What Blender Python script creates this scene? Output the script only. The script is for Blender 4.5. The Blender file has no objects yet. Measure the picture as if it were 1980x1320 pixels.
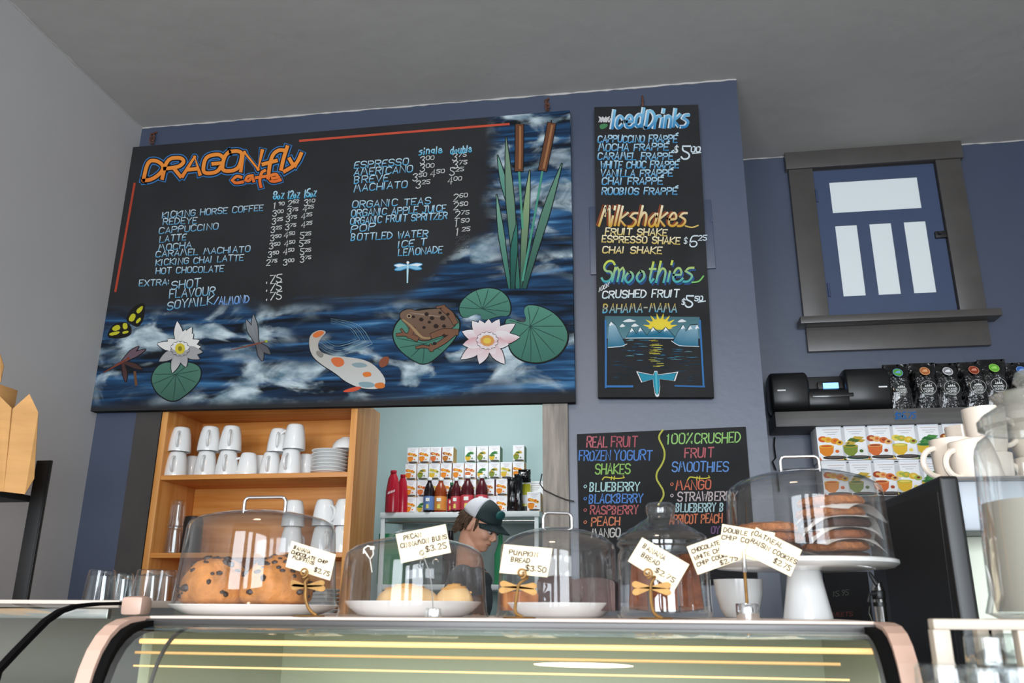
import bpy, bmesh, math, random
from mathutils import Vector, Matrix
random.seed(7)
C = bpy.context.scene.collection
PI = math.pi

# ------------------------------------------------------------------ camera, world, lights, exposure
FPX, YAW, PITCH, ROLL, CAMZ = 1622.0, -0.1505, 0.3079, 0.0058, 1.302
_f = Vector((math.sin(YAW)*math.cos(PITCH), math.cos(YAW)*math.cos(PITCH), math.sin(PITCH)))
_r = Vector((math.cos(YAW), -math.sin(YAW), 0))
_u = _r.cross(_f)
_r2 = math.cos(ROLL)*_r + math.sin(ROLL)*_u
_u2 = -math.sin(ROLL)*_r + math.cos(ROLL)*_u
CAM = Vector((0, 0, CAMZ))
cd = bpy.data.cameras.new('camera')
cam = bpy.data.objects.new('camera', cd)
C.objects.link(cam)
m3 = Matrix((_r2, _u2, -_f)).transposed()
cam.matrix_world = Matrix.Translation(CAM) @ m3.to_4x4()
cd.sensor_width = 23.6
cd.lens = FPX/1980*23.6
cd.clip_start = 0.05
cd.dof.use_dof = True
cd.dof.focus_distance = 3.3
cd.dof.aperture_fstop = 5.0
bpy.context.scene.camera = cam
vs = bpy.context.scene.view_settings
vs.view_transform = 'Standard'; vs.look = 'None'; vs.gamma = 1; vs.use_curve_mapping = False
vs.exposure = 1.12
w = bpy.data.worlds.new('daylight'); bpy.context.scene.world = w
w.use_nodes = True
w.node_tree.nodes['Background'].inputs[0].default_value = (0.75, 0.87, 1.0, 1)
w.node_tree.nodes['Background'].inputs[1].default_value = 0.6

def area(name, loc, target, sx, sy, power, col, shape='RECTANGLE', spread=PI):
    l = bpy.data.lights.new(name, 'AREA'); l.shape = shape; l.size = sx; l.size_y = sy
    l.energy = power; l.color = col; l.spread = spread
    o = bpy.data.objects.new(name, l); C.objects.link(o); o.location = loc
    o.rotation_euler = (Vector(target)-Vector(loc)).to_track_quat('-Z', 'Y').to_euler()
    return o
DAY = (0.86, 0.93, 1.0); WARM = (1.0, 0.74, 0.50)
for wx, ww, pw in ((-1.35, 1.25, 62), (-.1, .45, 22), (1.25, 1.45, 72)):     # daylight through the three street windows behind the camera
    area('window_daylight', (wx, -2.86, 1.65), (wx, 3, 1.65), ww, 2.3, pw, DAY)
area('ceiling_lamp_light', (-.42, .1, 3.44), (-.42, .1, 0), 0.42, 0.42, 10, WARM, 'DISK')   # warm round ceiling lamp in front of the counter
area('kitchen_lamp_light', (-0.9, 4.35, 3.1), (-0.9, 4.5, 0), 0.6, 0.6, 10, (0.95, 0.98, 1.0))

def at(px, py, Y):
    d = _f*FPX + _r2*(px-990) - _u2*(py-660)
    return CAM + d*(Y/d.y)
def atX(px, py, X):
    d = _f*FPX + _r2*(px-990) - _u2*(py-660)
    return CAM + d*(X/d.x)

# ------------------------------------------------------------------ materials
def lin(c):
    if isinstance(c, str):
        c = tuple(int(c[i:i+2], 16) for i in (0, 2, 4))
    return tuple((v/255/12.92 if v/255 <= .04045 else ((v/255+.055)/1.055)**2.4) for v in c[:3])
MATS = {}
def mat(name, col='808080', rough=.5, metal=0, noise=None, bump=None, coat=0, emit=0, spec=None, stretch=None, col2=None, subsurf=0):
    if name in MATS: return MATS[name]
    m = bpy.data.materials.new(name); m.use_nodes = True
    nt = m.node_tree; N = nt.nodes; L = nt.links; b = N['Principled BSDF']
    c = lin(col)
    b.inputs['Base Color'].default_value = (*c, 1)
    b.inputs['Roughness'].default_value = rough
    b.inputs['Metallic'].default_value = metal
    b.inputs['Coat Weight'].default_value = coat
    if spec is not None: b.inputs['Specular IOR Level'].default_value = spec
    if subsurf:
        b.inputs['Subsurface Weight'].default_value = subsurf; b.inputs['Subsurface Radius'].default_value = (.01, .005, .003)
    if emit:
        b.inputs['Emission Color'].default_value = (*c, 1); b.inputs['Emission Strength'].default_value = emit
    if noise or bump:
        tc = N.new('ShaderNodeTexCoord'); mp = N.new('ShaderNodeMapping')
        L.new(tc.outputs['Object'], mp.inputs[0])
        if stretch: mp.inputs['Scale'].default_value = stretch
    if noise:
        nz = N.new('ShaderNodeTexNoise'); nz.inputs['Scale'].default_value = noise[0]; nz.inputs['Detail'].default_value = 5
        L.new(mp.outputs[0], nz.inputs['Vector'])
        rp = N.new('ShaderNodeValToRGB')
        k = noise[1]
        c2 = lin(col2) if col2 else tuple(v*(1-k) for v in c)
        rp.color_ramp.elements[0].position = .3; rp.color_ramp.elements[0].color = (*c2, 1)
        rp.color_ramp.elements[1].position = .7; rp.color_ramp.elements[1].color = (*[min(1, v*(1+(0 if col2 else k))) for v in c], 1)
        L.new(nz.outputs['Fac'], rp.inputs[0]); L.new(rp.outputs[0], b.inputs['Base Color'])
        if emit: L.new(rp.outputs[0], b.inputs['Emission Color'])
    if bump:
        nb = N.new('ShaderNodeTexNoise'); nb.inputs['Scale'].default_value = bump[0]; nb.inputs['Detail'].default_value = 4
        L.new(mp.outputs[0], nb.inputs['Vector'])
        bp = N.new('ShaderNodeBump'); bp.inputs['Strength'].default_value = bump[1]; bp.inputs['Distance'].default_value = bump[2] if len(bump) > 2 else .01
        L.new(nb.outputs['Fac'], bp.inputs['Height']); L.new(bp.outputs[0], b.inputs['Normal'])
    MATS[name] = m
    return m
def glass_mat(name, tint=(.96, .97, .97), base=.05, edge=.8, power=3.5, rough=.02, gcol=(1, 1, 1), body=None):
    m = bpy.data.materials.new(name); m.use_nodes = True
    nt = m.node_tree; N = nt.nodes; L = nt.links; N.clear()
    out = N.new('ShaderNodeOutputMaterial'); mx = N.new('ShaderNodeMixShader')
    tr = N.new('ShaderNodeBsdfTransparent'); tr.inputs[0].default_value = (*tint, 1)
    gl = N.new('ShaderNodeBsdfGlossy'); gl.inputs['Roughness'].default_value = rough; gl.inputs[0].default_value = (*gcol, 1)
    lw = N.new('ShaderNodeLayerWeight'); lw.inputs[0].default_value = .5
    p = N.new('ShaderNodeMath'); p.operation = 'POWER'; p.inputs[1].default_value = power
    ma = N.new('ShaderNodeMath'); ma.operation = 'MULTIPLY_ADD'; ma.inputs[1].default_value = edge; ma.inputs[2].default_value = base
    L.new(lw.outputs['Facing'], p.inputs[0]); L.new(p.outputs[0], ma.inputs[0])
    L.new(ma.outputs[0], mx.inputs[0]); L.new(tr.outputs[0], mx.inputs[1]); L.new(gl.outputs[0], mx.inputs[2])
    last = mx
    if body:   # diffuse haze mixed over the clear shader
        df = N.new('ShaderNodeBsdfDiffuse'); df.inputs[0].default_value = (*lin(body[0]), 1)
        m2 = N.new('ShaderNodeMixShader'); m2.inputs[0].default_value = body[1]
        L.new(mx.outputs[0], m2.inputs[1]); L.new(df.outputs[0], m2.inputs[2]); last = m2
    L.new(last.outputs[0], out.inputs[0])
    MATS[name] = m
    return m
def paint_mat(name, rough=.75, k=1):
    m = bpy.data.materials.new(name); m.use_nodes = True
    nt = m.node_tree; b = nt.nodes['Principled BSDF']
    a = nt.nodes.new('ShaderNodeAttribute'); a.attribute_name = 'Col'
    mx = nt.nodes.new('ShaderNodeMix'); mx.data_type = 'RGBA'; mx.blend_type = 'MULTIPLY'; mx.inputs[0].default_value = 1; mx.inputs[7].default_value = (k, k, k, 1)
    nt.links.new(a.outputs['Color'], mx.inputs[6]); nt.links.new(mx.outputs[2], b.inputs['Base Color'])
    b.inputs['Roughness'].default_value = rough; b.inputs['Specular IOR Level'].default_value = .25
    MATS[name] = m
    return m
def wood_mat(name, c1, c2, axis='Z', rough=.45, scale=9, cols_dark=None):
    m = bpy.data.materials.new(name); m.use_nodes = True
    nt = m.node_tree; N = nt.nodes; L = nt.links; b = N['Principled BSDF']
    tc = N.new('ShaderNodeTexCoord'); mp = N.new('ShaderNodeMapping')
    s = [scale*3, scale*3, scale*3]; s['XYZ'.index(axis)] = scale*.16
    mp.inputs['Scale'].default_value = s
    L.new(tc.outputs['Object'], mp.inputs[0])
    n1 = N.new('ShaderNodeTexNoise'); n1.inputs['Scale'].default_value = 1.0; n1.inputs['Detail'].default_value = 6; n1.inputs['Distortion'].default_value = .6
    L.new(mp.outputs[0], n1.inputs['Vector'])
    rp = N.new('ShaderNodeValToRGB'); rp.color_ramp.elements[0].position = .32; rp.color_ramp.elements[1].position = .68
    rp.color_ramp.elements[0].color = (*lin(c2), 1); rp.color_ramp.elements[1].color = (*lin(c1), 1)
    L.new(n1.outputs['Fac'], rp.inputs[0])
    # knots
    vo = N.new('ShaderNodeTexVoronoi'); vo.inputs['Scale'].default_value = 3.3
    mk = N.new('ShaderNodeMapping'); ks = [1.6, 1.6, 1.6]; ks['XYZ'.index(axis)] = .9; mk.inputs['Scale'].default_value = ks
    L.new(tc.outputs['Object'], mk.inputs[0]); L.new(mk.outputs[0], vo.inputs['Vector'])
    kr = N.new('ShaderNodeValToRGB'); kr.color_ramp.elements[0].position = .03; kr.color_ramp.elements[1].position = .09
    kr.color_ramp.elements[0].color = (.35, .25, .18, 1); kr.color_ramp.elements[1].color = (1, 1, 1, 1)
    L.new(vo.outputs['Distance'], kr.inputs[0])
    mx = N.new('ShaderNodeMix'); mx.data_type = 'RGBA'; mx.blend_type = 'MULTIPLY'; mx.inputs[0].default_value = .8
    L.new(rp.outputs[0], mx.inputs[6]); L.new(kr.outputs[0], mx.inputs[7]); L.new(mx.outputs[2], b.inputs['Base Color'])
    b.inputs['Roughness'].default_value = rough
    MATS[name] = m
    return m

# ------------------------------------------------------------------ mesh builder
class G:
    def __init__(s): s.v = []; s.f = []; s.c = []; s.sm = []
    def add(s, vs_, fs, col=None, smooth=False):
        o = len(s.v); s.v += [tuple(p) for p in vs_]
        for f in fs:
            s.f.append(tuple(o+i for i in f)); s.c.append(col); s.sm.append(smooth)
        return s
    def box(s, a, b, col=None, bev=0):
        x0, x1 = sorted((a[0], b[0])); y0, y1 = sorted((a[1], b[1])); z0, z1 = sorted((a[2], b[2]))
        if not bev:
            v = [(x0,y0,z0),(x1,y0,z0),(x1,y1,z0),(x0,y1,z0),(x0,y0,z1),(x1,y0,z1),(x1,y1,z1),(x0,y1,z1)]
            return s.add(v, [(3,2,1,0),(4,5,6,7),(0,1,5,4),(1,2,6,5),(2,3,7,6),(3,0,4,7)], col)
        bm = bmesh.new(); bmesh.ops.create_cube(bm, size=1)
        for q in bm.verts: q.co = ((x0+x1)/2+q.co.x*(x1-x0), (y0+y1)/2+q.co.y*(y1-y0), (z0+z1)/2+q.co.z*(z1-z0))
        bmesh.ops.bevel(bm, geom=list(bm.edges), offset=bev, segments=2, profile=.6, affect='EDGES')
        return s.bm(bm, col, True)
    def bm(s, bm, col=None, smooth=False):
        bm.verts.index_update()
        s.add([q.co[:] for q in bm.verts], [[q.index for q in f.verts] for f in bm.faces], col, smooth); bm.free(); return s
    def lathe(s, prof, c=(0,0,0), n=32, col=None, axis='Z', caps=True, smooth=True, sx=1, sy=1):
        vs_ = []
        for r, z in prof:
            for i in range(n):
                a = 2*PI*i/n; p = (r*math.cos(a)*sx, r*math.sin(a)*sy, z)
                if axis == 'X': p = (z, p[0], p[1])
                if axis == 'Y': p = (p[0], z, p[1])
                vs_.append((c[0]+p[0], c[1]+p[1], c[2]+p[2]))
        fs = []
        for k in range(len(prof)-1):
            for i in range(n):
                j = (i+1) % n; fs.append((k*n+i, k*n+j, (k+1)*n+j, (k+1)*n+i))
        if caps:
            if prof[0][0] > 1e-5: fs.append(tuple(reversed(range(n))))
            if prof[-1][0] > 1e-5: fs.append(tuple((len(prof)-1)*n+i for i in range(n)))
        return s.add(vs_, fs, col, smooth)
    def tube(s, path, r, n=8, col=None, closed=False, flat=1.0):
        path = [Vector(p) for p in path]; m = len(path); vs_ = []
        up = None
        for i, p in enumerate(path):
            if closed: t = path[(i+1) % m]-path[i-1]
            else: t = path[min(i+1, m-1)]-path[max(i-1, 0)]
            t.normalize()
            if up is None:
                up = Vector((0,0,1)) if abs(t.z) < .9 else Vector((1,0,0))
            a = t.cross(up); a.normalize(); up = a.cross(t); up.normalize()
            rr = r[i] if isinstance(r, (list, tuple)) else r
            for k in range(n):
                q = 2*PI*k/n; vs_.append(p+a*(rr*math.cos(q))+up*(rr*math.sin(q)*flat))
        fs = []
        for i in range(m if closed else m-1):
            for k in range(n):
                j = (i+1) % m; l = (k+1) % n; fs.append((i*n+k, i*n+l, j*n+l, j*n+k))
        if not closed: fs += [tuple(reversed(range(n))), tuple((m-1)*n+k for k in range(n))]
        return s.add(vs_, fs, col, True)
    def prism(s, pts, axis, a, b, col=None, smooth=False):   # polygon pts (2d) swept along an axis
        n = len(pts)
        def P(p, t): return {'X': (t, p[0], p[1]), 'Y': (p[0], t, p[1]), 'Z': (p[0], p[1], t)}[axis]
        v = [P(p, a) for p in pts]+[P(p, b) for p in pts]
        f = [(i, (i+1) % n, n+(i+1) % n, n+i) for i in range(n)]+[tuple(reversed(range(n))), tuple(range(n, 2*n))]
        return s.add(v, f, col, smooth)
    def sphere(s, c, r, col=None, sub=3, warp=None):
        bm = bmesh.new(); bmesh.ops.create_icosphere(bm, subdivisions=sub, radius=1)
        if isinstance(r, (int, float)): r = (r, r, r)
        for q in bm.verts:
            p = q.co.copy()
            if warp: p = warp(p)
            q.co = (c[0]+p.x*r[0], c[1]+p.y*r[1], c[2]+p.z*r[2])
        return s.bm(bm, col, True)
    def xf(s, M, start=0):
        for i in range(start, len(s.v)): s.v[i] = tuple(M @ Vector(s.v[i]))
        return s
    def mesh(s, name, m, origin=(0,0,0), angle=40):
        me = bpy.data.meshes.new(name); ox, oy, oz = origin
        me.from_pydata([(p[0]-ox, p[1]-oy, p[2]-oz) for p in s.v], [], s.f)
        me.polygons.foreach_set('use_smooth', s.sm)
        if any(c is not None for c in s.c):
            at_ = me.color_attributes.new('Col', 'FLOAT_COLOR', 'CORNER'); k = 0
            for pi, poly in enumerate(me.polygons):
                c = s.c[pi] or (.5, .5, .5)
                for vi in poly.vertices:
                    q = c(s.v[vi]) if callable(c) else c
                    at_.data[k].color = (q[0], q[1], q[2], 1); k += 1
        me.materials.append(m)
        bm = bmesh.new(); bm.from_mesh(me); bmesh.ops.recalc_face_normals(bm, faces=bm.faces) if not getattr(s, 'flat2d', False) else None
        bm.to_mesh(me); bm.free()
        if any(s.sm): me.set_sharp_from_angle(angle=math.radians(angle))
        me.update()
        return me
WL = {}     # world location of every root and part, so that parts can be drawn in world coordinates
def obj(name, g, m, parent=None, loc=None):
    """link the drawn shape as ONE object; coordinates in g are world coordinates"""
    if parent is None:
        o = bpy.data.objects.new(name, g.mesh(name, m, loc or (0,0,0))); C.objects.link(o)
        o.location = loc or (0,0,0); WL[o.name] = Vector(loc or (0,0,0)); return o
    w0 = WL[parent.name]
    o = bpy.data.objects.new(name, g.mesh(name, m, w0)); C.objects.link(o); o.parent = parent; WL[o.name] = w0.copy()
    return o
def tag(o, label=None, cat=None, group=None, kind=None):
    if label: o['label'] = label
    if cat: o['category'] = cat
    if group: o['group'] = group
    if kind: o['kind'] = kind
    return o
def thing(name, label, cat, loc=(0,0,0), group=None):
    o = bpy.data.objects.new(name, None); C.objects.link(o); o.location = loc; o.empty_display_size = .05
    WL[o.name] = Vector(loc)
    return tag(o, label, cat, group)
def struct(name, g, m, parent=None):
    o = obj(name, g, m, parent)
    if parent is None: o['kind'] = 'structure'
    return o
def dup(root, loc, label, rotz=None, scale=None, group=None):
    r = root.copy(); C.objects.link(r); r.location = loc; r['label'] = label; WL[r.name] = Vector(loc)
    if rotz is not None: r.rotation_euler = (0, 0, rotz)
    if scale is not None: r.scale = scale if isinstance(scale, tuple) else (scale,)*3
    if group: r['group'] = group
    for ch in list(root.children):
        c = ch.copy(); C.objects.link(c); c.parent = r; WL[c.name] = Vector(loc)
        for g2 in list(ch.children):
            d = g2.copy(); C.objects.link(d); d.parent = c
    return r

# ------------------------------------------------------------------ hand lettering
FONT = {
'A':'00 26 40;12 32','B':'00 06 26 35 34 23 03;23 32 31 20 00','C':'45 36 16 05 01 10 30 41','D':'00 06 26 44 42 20 00',
'E':'40 00 06 46;03 33','F':'00 06 46;03 33','G':'45 36 16 05 01 10 30 41 43 23','H':'00 06;40 46;03 43','I':'00 06',
'J':'36 31 20 10 01;16 56','K':'00 06;46 03 40','L':'06 00 40','M':'00 16 23 36 50','N':'00 06 40 46','O':'16 05 01 10 30 41 45 36 16',
'P':'00 06 36 45 44 33 03','R':'00 06 36 45 44 33 03;23 40','S':'45 36 16 05 04 13 33 42 41 30 10 01','T':'06 46;26 20',
'U':'06 01 10 30 41 46','V':'06 20 46','W':'06 10 24 30 46','X':'06 40;46 00','Y':'06 23 46;23 20','Z':'06 46 00 40',
'0':'16 05 01 10 30 41 45 36 16','1':'05 16 10','2':'05 16 36 45 44 00 40','3':'05 16 36 45 34 23;23 33 42 41 30 10 01',
'4':'30 36 02 42','5':'46 06 04 33 42 41 30 10 01','6':'46 16 04 01 10 30 41 42 33 13 02','7':'06 46 10',
'8':'23 04 05 16 36 45 44 23 02 01 10 30 41 42 23','9':'43 14 05 16 36 45 44 20','$':'45 36 16 05 04 13 33 42 41 30 10 01;27 20',
'.':'00 01','-':'03 33','/':'00 46',':':'01 02;04 05','%':'00 46;05 16 15 05;31 41 40 31','o':'13 02 01 10 20 31 32 23 13',
"'":'15 06','É':'40 00 06 46;03 33;27 48','\u00b0':'03 14 24 33 22 12 03','+':'03 43;25 21',
'a':'33 24 13 02 01 10 20 31 34;31 40','b':'06 00;02 14 24 33 31 20 10 01','c':'33 24 14 03 01 10 20 31','d':'36 30;33 24 14 03 01 10 20 31','e':'02 32 33 24 14 03 01 10 30 41',
'f':'45 36 26 15 10;03 33','g':'33 24 14 03 02 11 31;34 30','h':'06 00;02 14 24 33 30','i':'03 00;05 06','k':'06 00;34 02 30','l':'06 00',
'm':'04 00;03 14 23 20;23 34 43 40','n':'04 00;03 14 24 33 30','r':'04 00;02 14 34','s':'34 14 03 32 31 20 00','t':'16 11 20 31;04 34',
'u':'04 01 10 20 31 34;31 30','y':'04 12 34;34 00','z':'04 34 00 30'}
NARROW = {'I':.3,'1':.55,'.':.3,':':.3,'l':.3,'i':.3,"'":.4,' ':.6,'E':.85,'F':.85,'L':.85,'M':1.25,'W':1.15,'m':1.1,'f':.9,'t':.8,'r':.8,'-':.8,'J':.9}
def chaikin(p, closed=False):
    for _ in range(2):
        q = [p[0]]
        for i in range(1, len(p)-1):
            a, b, c = p[i-1], p[i], p[i+1]
            u = (b[0]-a[0], b[1]-a[1]); v = (c[0]-b[0], c[1]-b[1])
            l = math.hypot(*u)*math.hypot(*v) or 1
            if (u[0]*v[0]+u[1]*v[1])/l > .2:
                q += [(a[0]*.25+b[0]*.75, a[1]*.25+b[1]*.75), (b[0]*.75+c[0]*.25, b[1]*.75+c[1]*.25)]
            else: q.append(b)
        q.append(p[-1]); p = q
    return p
LAYER = 0.0006
class Paint:
    """brush work laid on a flat board at distance Y; points are read off as picture points and land on the board's plane"""
    def __init__(s, Y, eps=LAYER): s.g = G(); s.g.flat2d = True; s.Y = Y; s.eps = eps; s.k = 0
    def P(s, x, y, l): p = at(x, y, s.Y); return (p.x, s.Y-s.eps*(l+1+.007*(s.k % 70)), p.z)
    def poly(s, pts, col, l=0, smooth=0):
        for _ in range(smooth):
            n = len(pts); q = []
            for i in range(n):
                a, b = pts[i], pts[(i+1) % n]
                q += [(a[0]*.75+b[0]*.25, a[1]*.75+b[1]*.25), (a[0]*.25+b[0]*.75, a[1]*.25+b[1]*.75)]
            pts = q
        c = col if callable(col) else (lin(col) if isinstance(col, str) else col); s.k += 1
        s.g.add([s.P(x, y, l) for x, y in pts], [tuple(range(len(pts)))], c); return s
    def stroke(s, pts, w, col, l=0, taper=1.0, smooth=True):
        if smooth and len(pts) > 2: pts = chaikin(pts)
        s.k += 1
        n = len(pts); vs_ = []
        if n < 2: return s
        for i in range(n):
            a, b = pts[max(i-1, 0)], pts[min(i+1, n-1)]
            d = math.hypot(b[0]-a[0], b[1]-a[1]) or 1
            nx, ny = -(b[1]-a[1])/d, (b[0]-a[0])/d
            k = w/2
            if taper != 1: k *= 1-(1-taper)*abs(2*i/(n-1)-1)
            p = list(pts[i])
            if i == 0: p = [p[0]-(b[0]-a[0])/d*w*.35, p[1]-(b[1]-a[1])/d*w*.35]
            if i == n-1: p = [p[0]+(b[0]-a[0])/d*w*.35, p[1]+(b[1]-a[1])/d*w*.35]
            vs_ += [s.P(p[0]+nx*k, p[1]+ny*k, l), s.P(p[0]-nx*k, p[1]-ny*k, l)]
        c = col if callable(col) else (lin(col) if isinstance(col, str) else col)
        s.g.add(vs_, [(2*i, 2*i+1, 2*i+3, 2*i+2) for i in range(n-1)], c)
        for i in range(1, n-1):    # round the sharp bends
            a, b, d = pts[i-1], pts[i], pts[i+1]
            u = (b[0]-a[0], b[1]-a[1]); v = (d[0]-b[0], d[1]-b[1])
            if (u[0]*v[0]+u[1]*v[1]) > .8*(math.hypot(*u)*math.hypot(*v)): continue
            s.k += 1
            s.g.add([s.P(pts[i][0]+w/2*.96*math.cos(k*PI/3), pts[i][1]+w/2*.96*math.sin(k*PI/3), l) for k in range(6)], [tuple(range(6))], c)
        return s
    def text(s, t, x0, y0, x1, y1, h, w, col, l=0, slant=.12, jit=.05, dx=0, dy=0, seed=None, sp=.32):
        rnd = random.Random(sum(map(ord, t)) if seed is None else seed)
        adv = [(NARROW.get(ch, 1.0)+sp) for ch in t]
        tot = sum(adv)-sp
        L_ = math.hypot(x1-x0, y1-y0); ux, uy = (x1-x0)/L_, (y1-y0)/L_
        unit = L_/tot; pos = 0
        for ch, a in zip(t, adv):
            if ch != ' ':
                gw = (NARROW.get(ch, 1.0) if ch in 'EFLftrJ-' else 1.0)*unit
                if ch in 'MW': gw = NARROW[ch]*unit*(.8 if ch == 'M' else 1)
                jy = rnd.uniform(-jit, jit)*h; js = 1+rnd.uniform(-jit, jit)
                for st in FONT.get(ch, '').split(';'):
                    pts = []
                    for pr in st.split():
                        gx = int(pr[0])/4*gw+pos*unit; gy = int(pr[1])/6*h*js+jy
                        gx += slant*gy + rnd.uniform(-jit, jit)*unit*.5
                        pts.append((x0+ux*gx+dx, y0+uy*gx-gy+dy))
                    if pts: s.stroke(pts, w, col, l)
            pos += a
        return s
    def build(s, name, parent, label=None, m=None):
        o = obj(name, s.g, m or MATS['board_paint'], parent)
        if label: o['label'] = label
        return o
def grad(y0, y1, c0, c1, Y):
    """paint colour running from c0 at picture row y0 to c1 at row y1 on a board at distance Y"""
    a, b = lin(c0), lin(c1); z0 = at(990, y0, Y).z; z1 = at(990, y1, Y).z
    def fn(p):
        t = max(0, min(1, (p[2]-z0)/(z1-z0))); return tuple(a[i]+(b[i]-a[i])*t for i in range(3))
    return fn
def lgrad(x0, y0, x1, y1, h, c0, c1, Y):
    """gradient over the height of a slanting line of lettering: c0 at the top, c1 at the foot"""
    a, b = lin(c0), lin(c1); p0 = at(x0, y0, Y); p1 = at(x1, y1, Y); q = at(x0, y0-h, Y); H = q.z-p0.z
    sl = (p1.z-p0.z)/(p1.x-p0.x)
    def fn(p):
        t = max(0, min(1, (p[2]-p0.z-(p[0]-p0.x)*sl)/H)); return tuple(b[i]+(a[i]-b[i])*t for i in range(3))
    return fn

# ------------------------------------------------------------------ materials of the place
mat('ceiling_paint', 'a9a6a2', .6, noise=(1.3, .06), bump=(9, .25, .01))
mat('grey_wall', 'b5b3b2', .55, noise=(1.2, .04), bump=(40, .08, .004))
mat('navy_wall', '3a4357', .40, noise=(1.6, .08), bump=(30, .12, .004), spec=.8)
mat('kitchen_wall', 'b4cccb', .6)
mat('dark_trim', '3a3633', .5, noise=(8, .15))
mat('window_trim', '4b4744', .35, noise=(14, .08), bump=(60, .08, .002))
mat('sash_blue', '3e4a66', .35, noise=(6, .05))
mat('frosted_pane', 'd2d9d9', .45, emit=.05)
mat('floor_paint', '6a625a', .5, noise=(3, .15))
mat('old_wood', '8d857c', .85, noise=(16, .3), stretch=(3, 3, .35), bump=(40, .6, .006))
mat('board_edge', '242220', .6)
mat('chalk_black', '2a2a2b', .8, noise=(5, .18), bump=(60, .06, .002), spec=.1)
paint_mat('paint'); paint_mat('board_paint', .8, .70)
mat('rust', '5a3526', .8, noise=(90, .5)); mat('wire', '4a4644', .5, metal=.6)
mat('black_paint', '171616', .45); mat('black_plastic', '151515', .38); mat('black_gloss', '0c0c0d', .22, coat=.3)
mat('chrome', 'd8d8d8', .12, metal=1); mat('steel', 'b9b8b5', .28, metal=1)
mat('china', 'e9e9e7', .18, coat=.4); mat('cream_china', 'e6d8c8', .2, coat=.4)
mat('brass', '8f6a38', .48, metal=.6, noise=(60, .2))
wood_mat('pine', 'e0a460', 'c47f38', 'Z'); wood_mat('pine_across', 'dc9a52', 'bf762f', 'X')
glass_mat('clear_glass', (.93, .95, .95), .07, .75, 3.2)
glass_mat('thick_glass', (.84, .86, .86), .06, .7, 1.8, .03)
glass_mat('jar_lid_glass', (.72, .74, .73), .10, .7, 1.6, .06, body=('a3a29a', .22))
glass_mat('dome_plastic', (.89, .89, .89), .038, .75, 2.6, .04, body=('c8c4c0', .018))
glass_mat('case_glass', (.90, .93, .90), .10, .85, 3.0, .02)

# ------------------------------------------------------------------ the setting
W = 3.30          # face of the wall that carries the boards
WR = 4.02         # face of the set-back wall with the little window
ZC = 3.541        # ceiling
XL = -2.345; XR = 2.45
XCH = .497        # right corner of the wall that carries the boards
g = G(); g.box((XL-.1, -3.0, -.06), (XR+.1, 6.0, 0)); struct('floor', g, MATS['floor_paint'])
g = G(); g.box((XL-.1, -3.0, ZC), (XR+.1, 6.0, ZC+.08)); struct('ceiling', g, MATS['ceiling_paint'])
g = G(); g.box((XL-.1, -3.0, 0), (XL, W+.12, ZC)); struct('wall_left', g, MATS['grey_wall'])
g = G(); g.box((XR, -3.0, 0), (XR+.1, WR+.1, ZC)); struct('wall_right', g, MATS['grey_wall'])
OX0, OX1, OZ = -2.153, -.372, 2.30     # opening through to the kitchen
g = G()
g.box((XL, W, 0), (OX0, W+.12, ZC)); g.box((OX0, W, OZ), (OX1, W+.12, ZC)); g.box((OX1, W, 0), (XCH, WR+.1, ZC))
struct('wall_back', g, MATS['navy_wall'])
g = G(); g.box((XCH, WR, 0), (XR, WR+.1, ZC)); struct('wall_recess', g, MATS['navy_wall'])
g = G(); g.box((XL-.3, 5.36, 0), (OX1+.6, 5.42, ZC)); g.box((XL-.3, W+.12, 0), (XL-.24, 5.4, ZC)); g.box((OX1+.5, WR+.1, 0), (OX1+.56, 5.4, ZC))
struct('wall_kitchen', g, MATS['kitchen_wall'])
g = G()       # street wall behind the camera with its three window openings
xs = [XL, -1.98, -.72, -.33, .13, .52, 1.98, XR]
for i in range(0, 7, 2): g.box((xs[i], -3.0, 0), (xs[i+1], -2.9, ZC))
for i in (1, 3, 5): g.box((xs[i], -3.0, 0), (xs[i+1], -2.9, .5)); g.box((xs[i], -3.0, 2.8), (xs[i+1], -2.9, ZC))
struct('wall_front', g, MATS['grey_wall'])
g = G(); g.box((OX0, W-.004, 0), (-2.035, W+.1, OZ)); struct('trim_1', g, MATS['dark_trim'])
g = G(); g.box((OX1, W-.022, 0), (-.270, W+.02, 2.13), None, .004); struct('trim_2', g, MATS['old_wood'])
g = G()      # ragged bead of paint where walls and ceiling meet
rb = random.Random(11)
def bead(a, b, n):
    pts = [Vector(a).lerp(Vector(b), i/n) for i in range(n+1)]; g.tube([p+Vector((0, 0, rb.uniform(-.003, .001))) for p in pts], [rb.uniform(.002, .007) for _ in pts], 6)
bead((XL, W-.001, ZC-.001), (XCH, W-.001, ZC-.001), 90); bead((XCH+.02, WR-.001, ZC-.001), (XR, WR-.001, ZC-.001), 60); bead((XL+.001, .5, ZC-.001), (XL+.001, W, ZC-.001), 60)
struct('trim_3', g, MATS['ceiling_paint'])
# hatch of a wall box, painted over, behind the narrow board
a, b = at(1139, 402, W), at(1384, 520, W)
g = G(); g.box((a.x, W-.012, b.z), (b.x, W, a.z), None, .003); hb = obj('hatch', g, MATS['navy_wall']); tag(hb, 'flush blue painted hatch on the wall behind the narrow menu board', 'hatch')
o = G(); o.box((b.x-.006, W-.016, (a.z+b.z)/2+.05), (b.x-.001, W-.012, (a.z+b.z)/2+.07)); obj('hinge', o, MATS['sash_blue'], hb)

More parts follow.
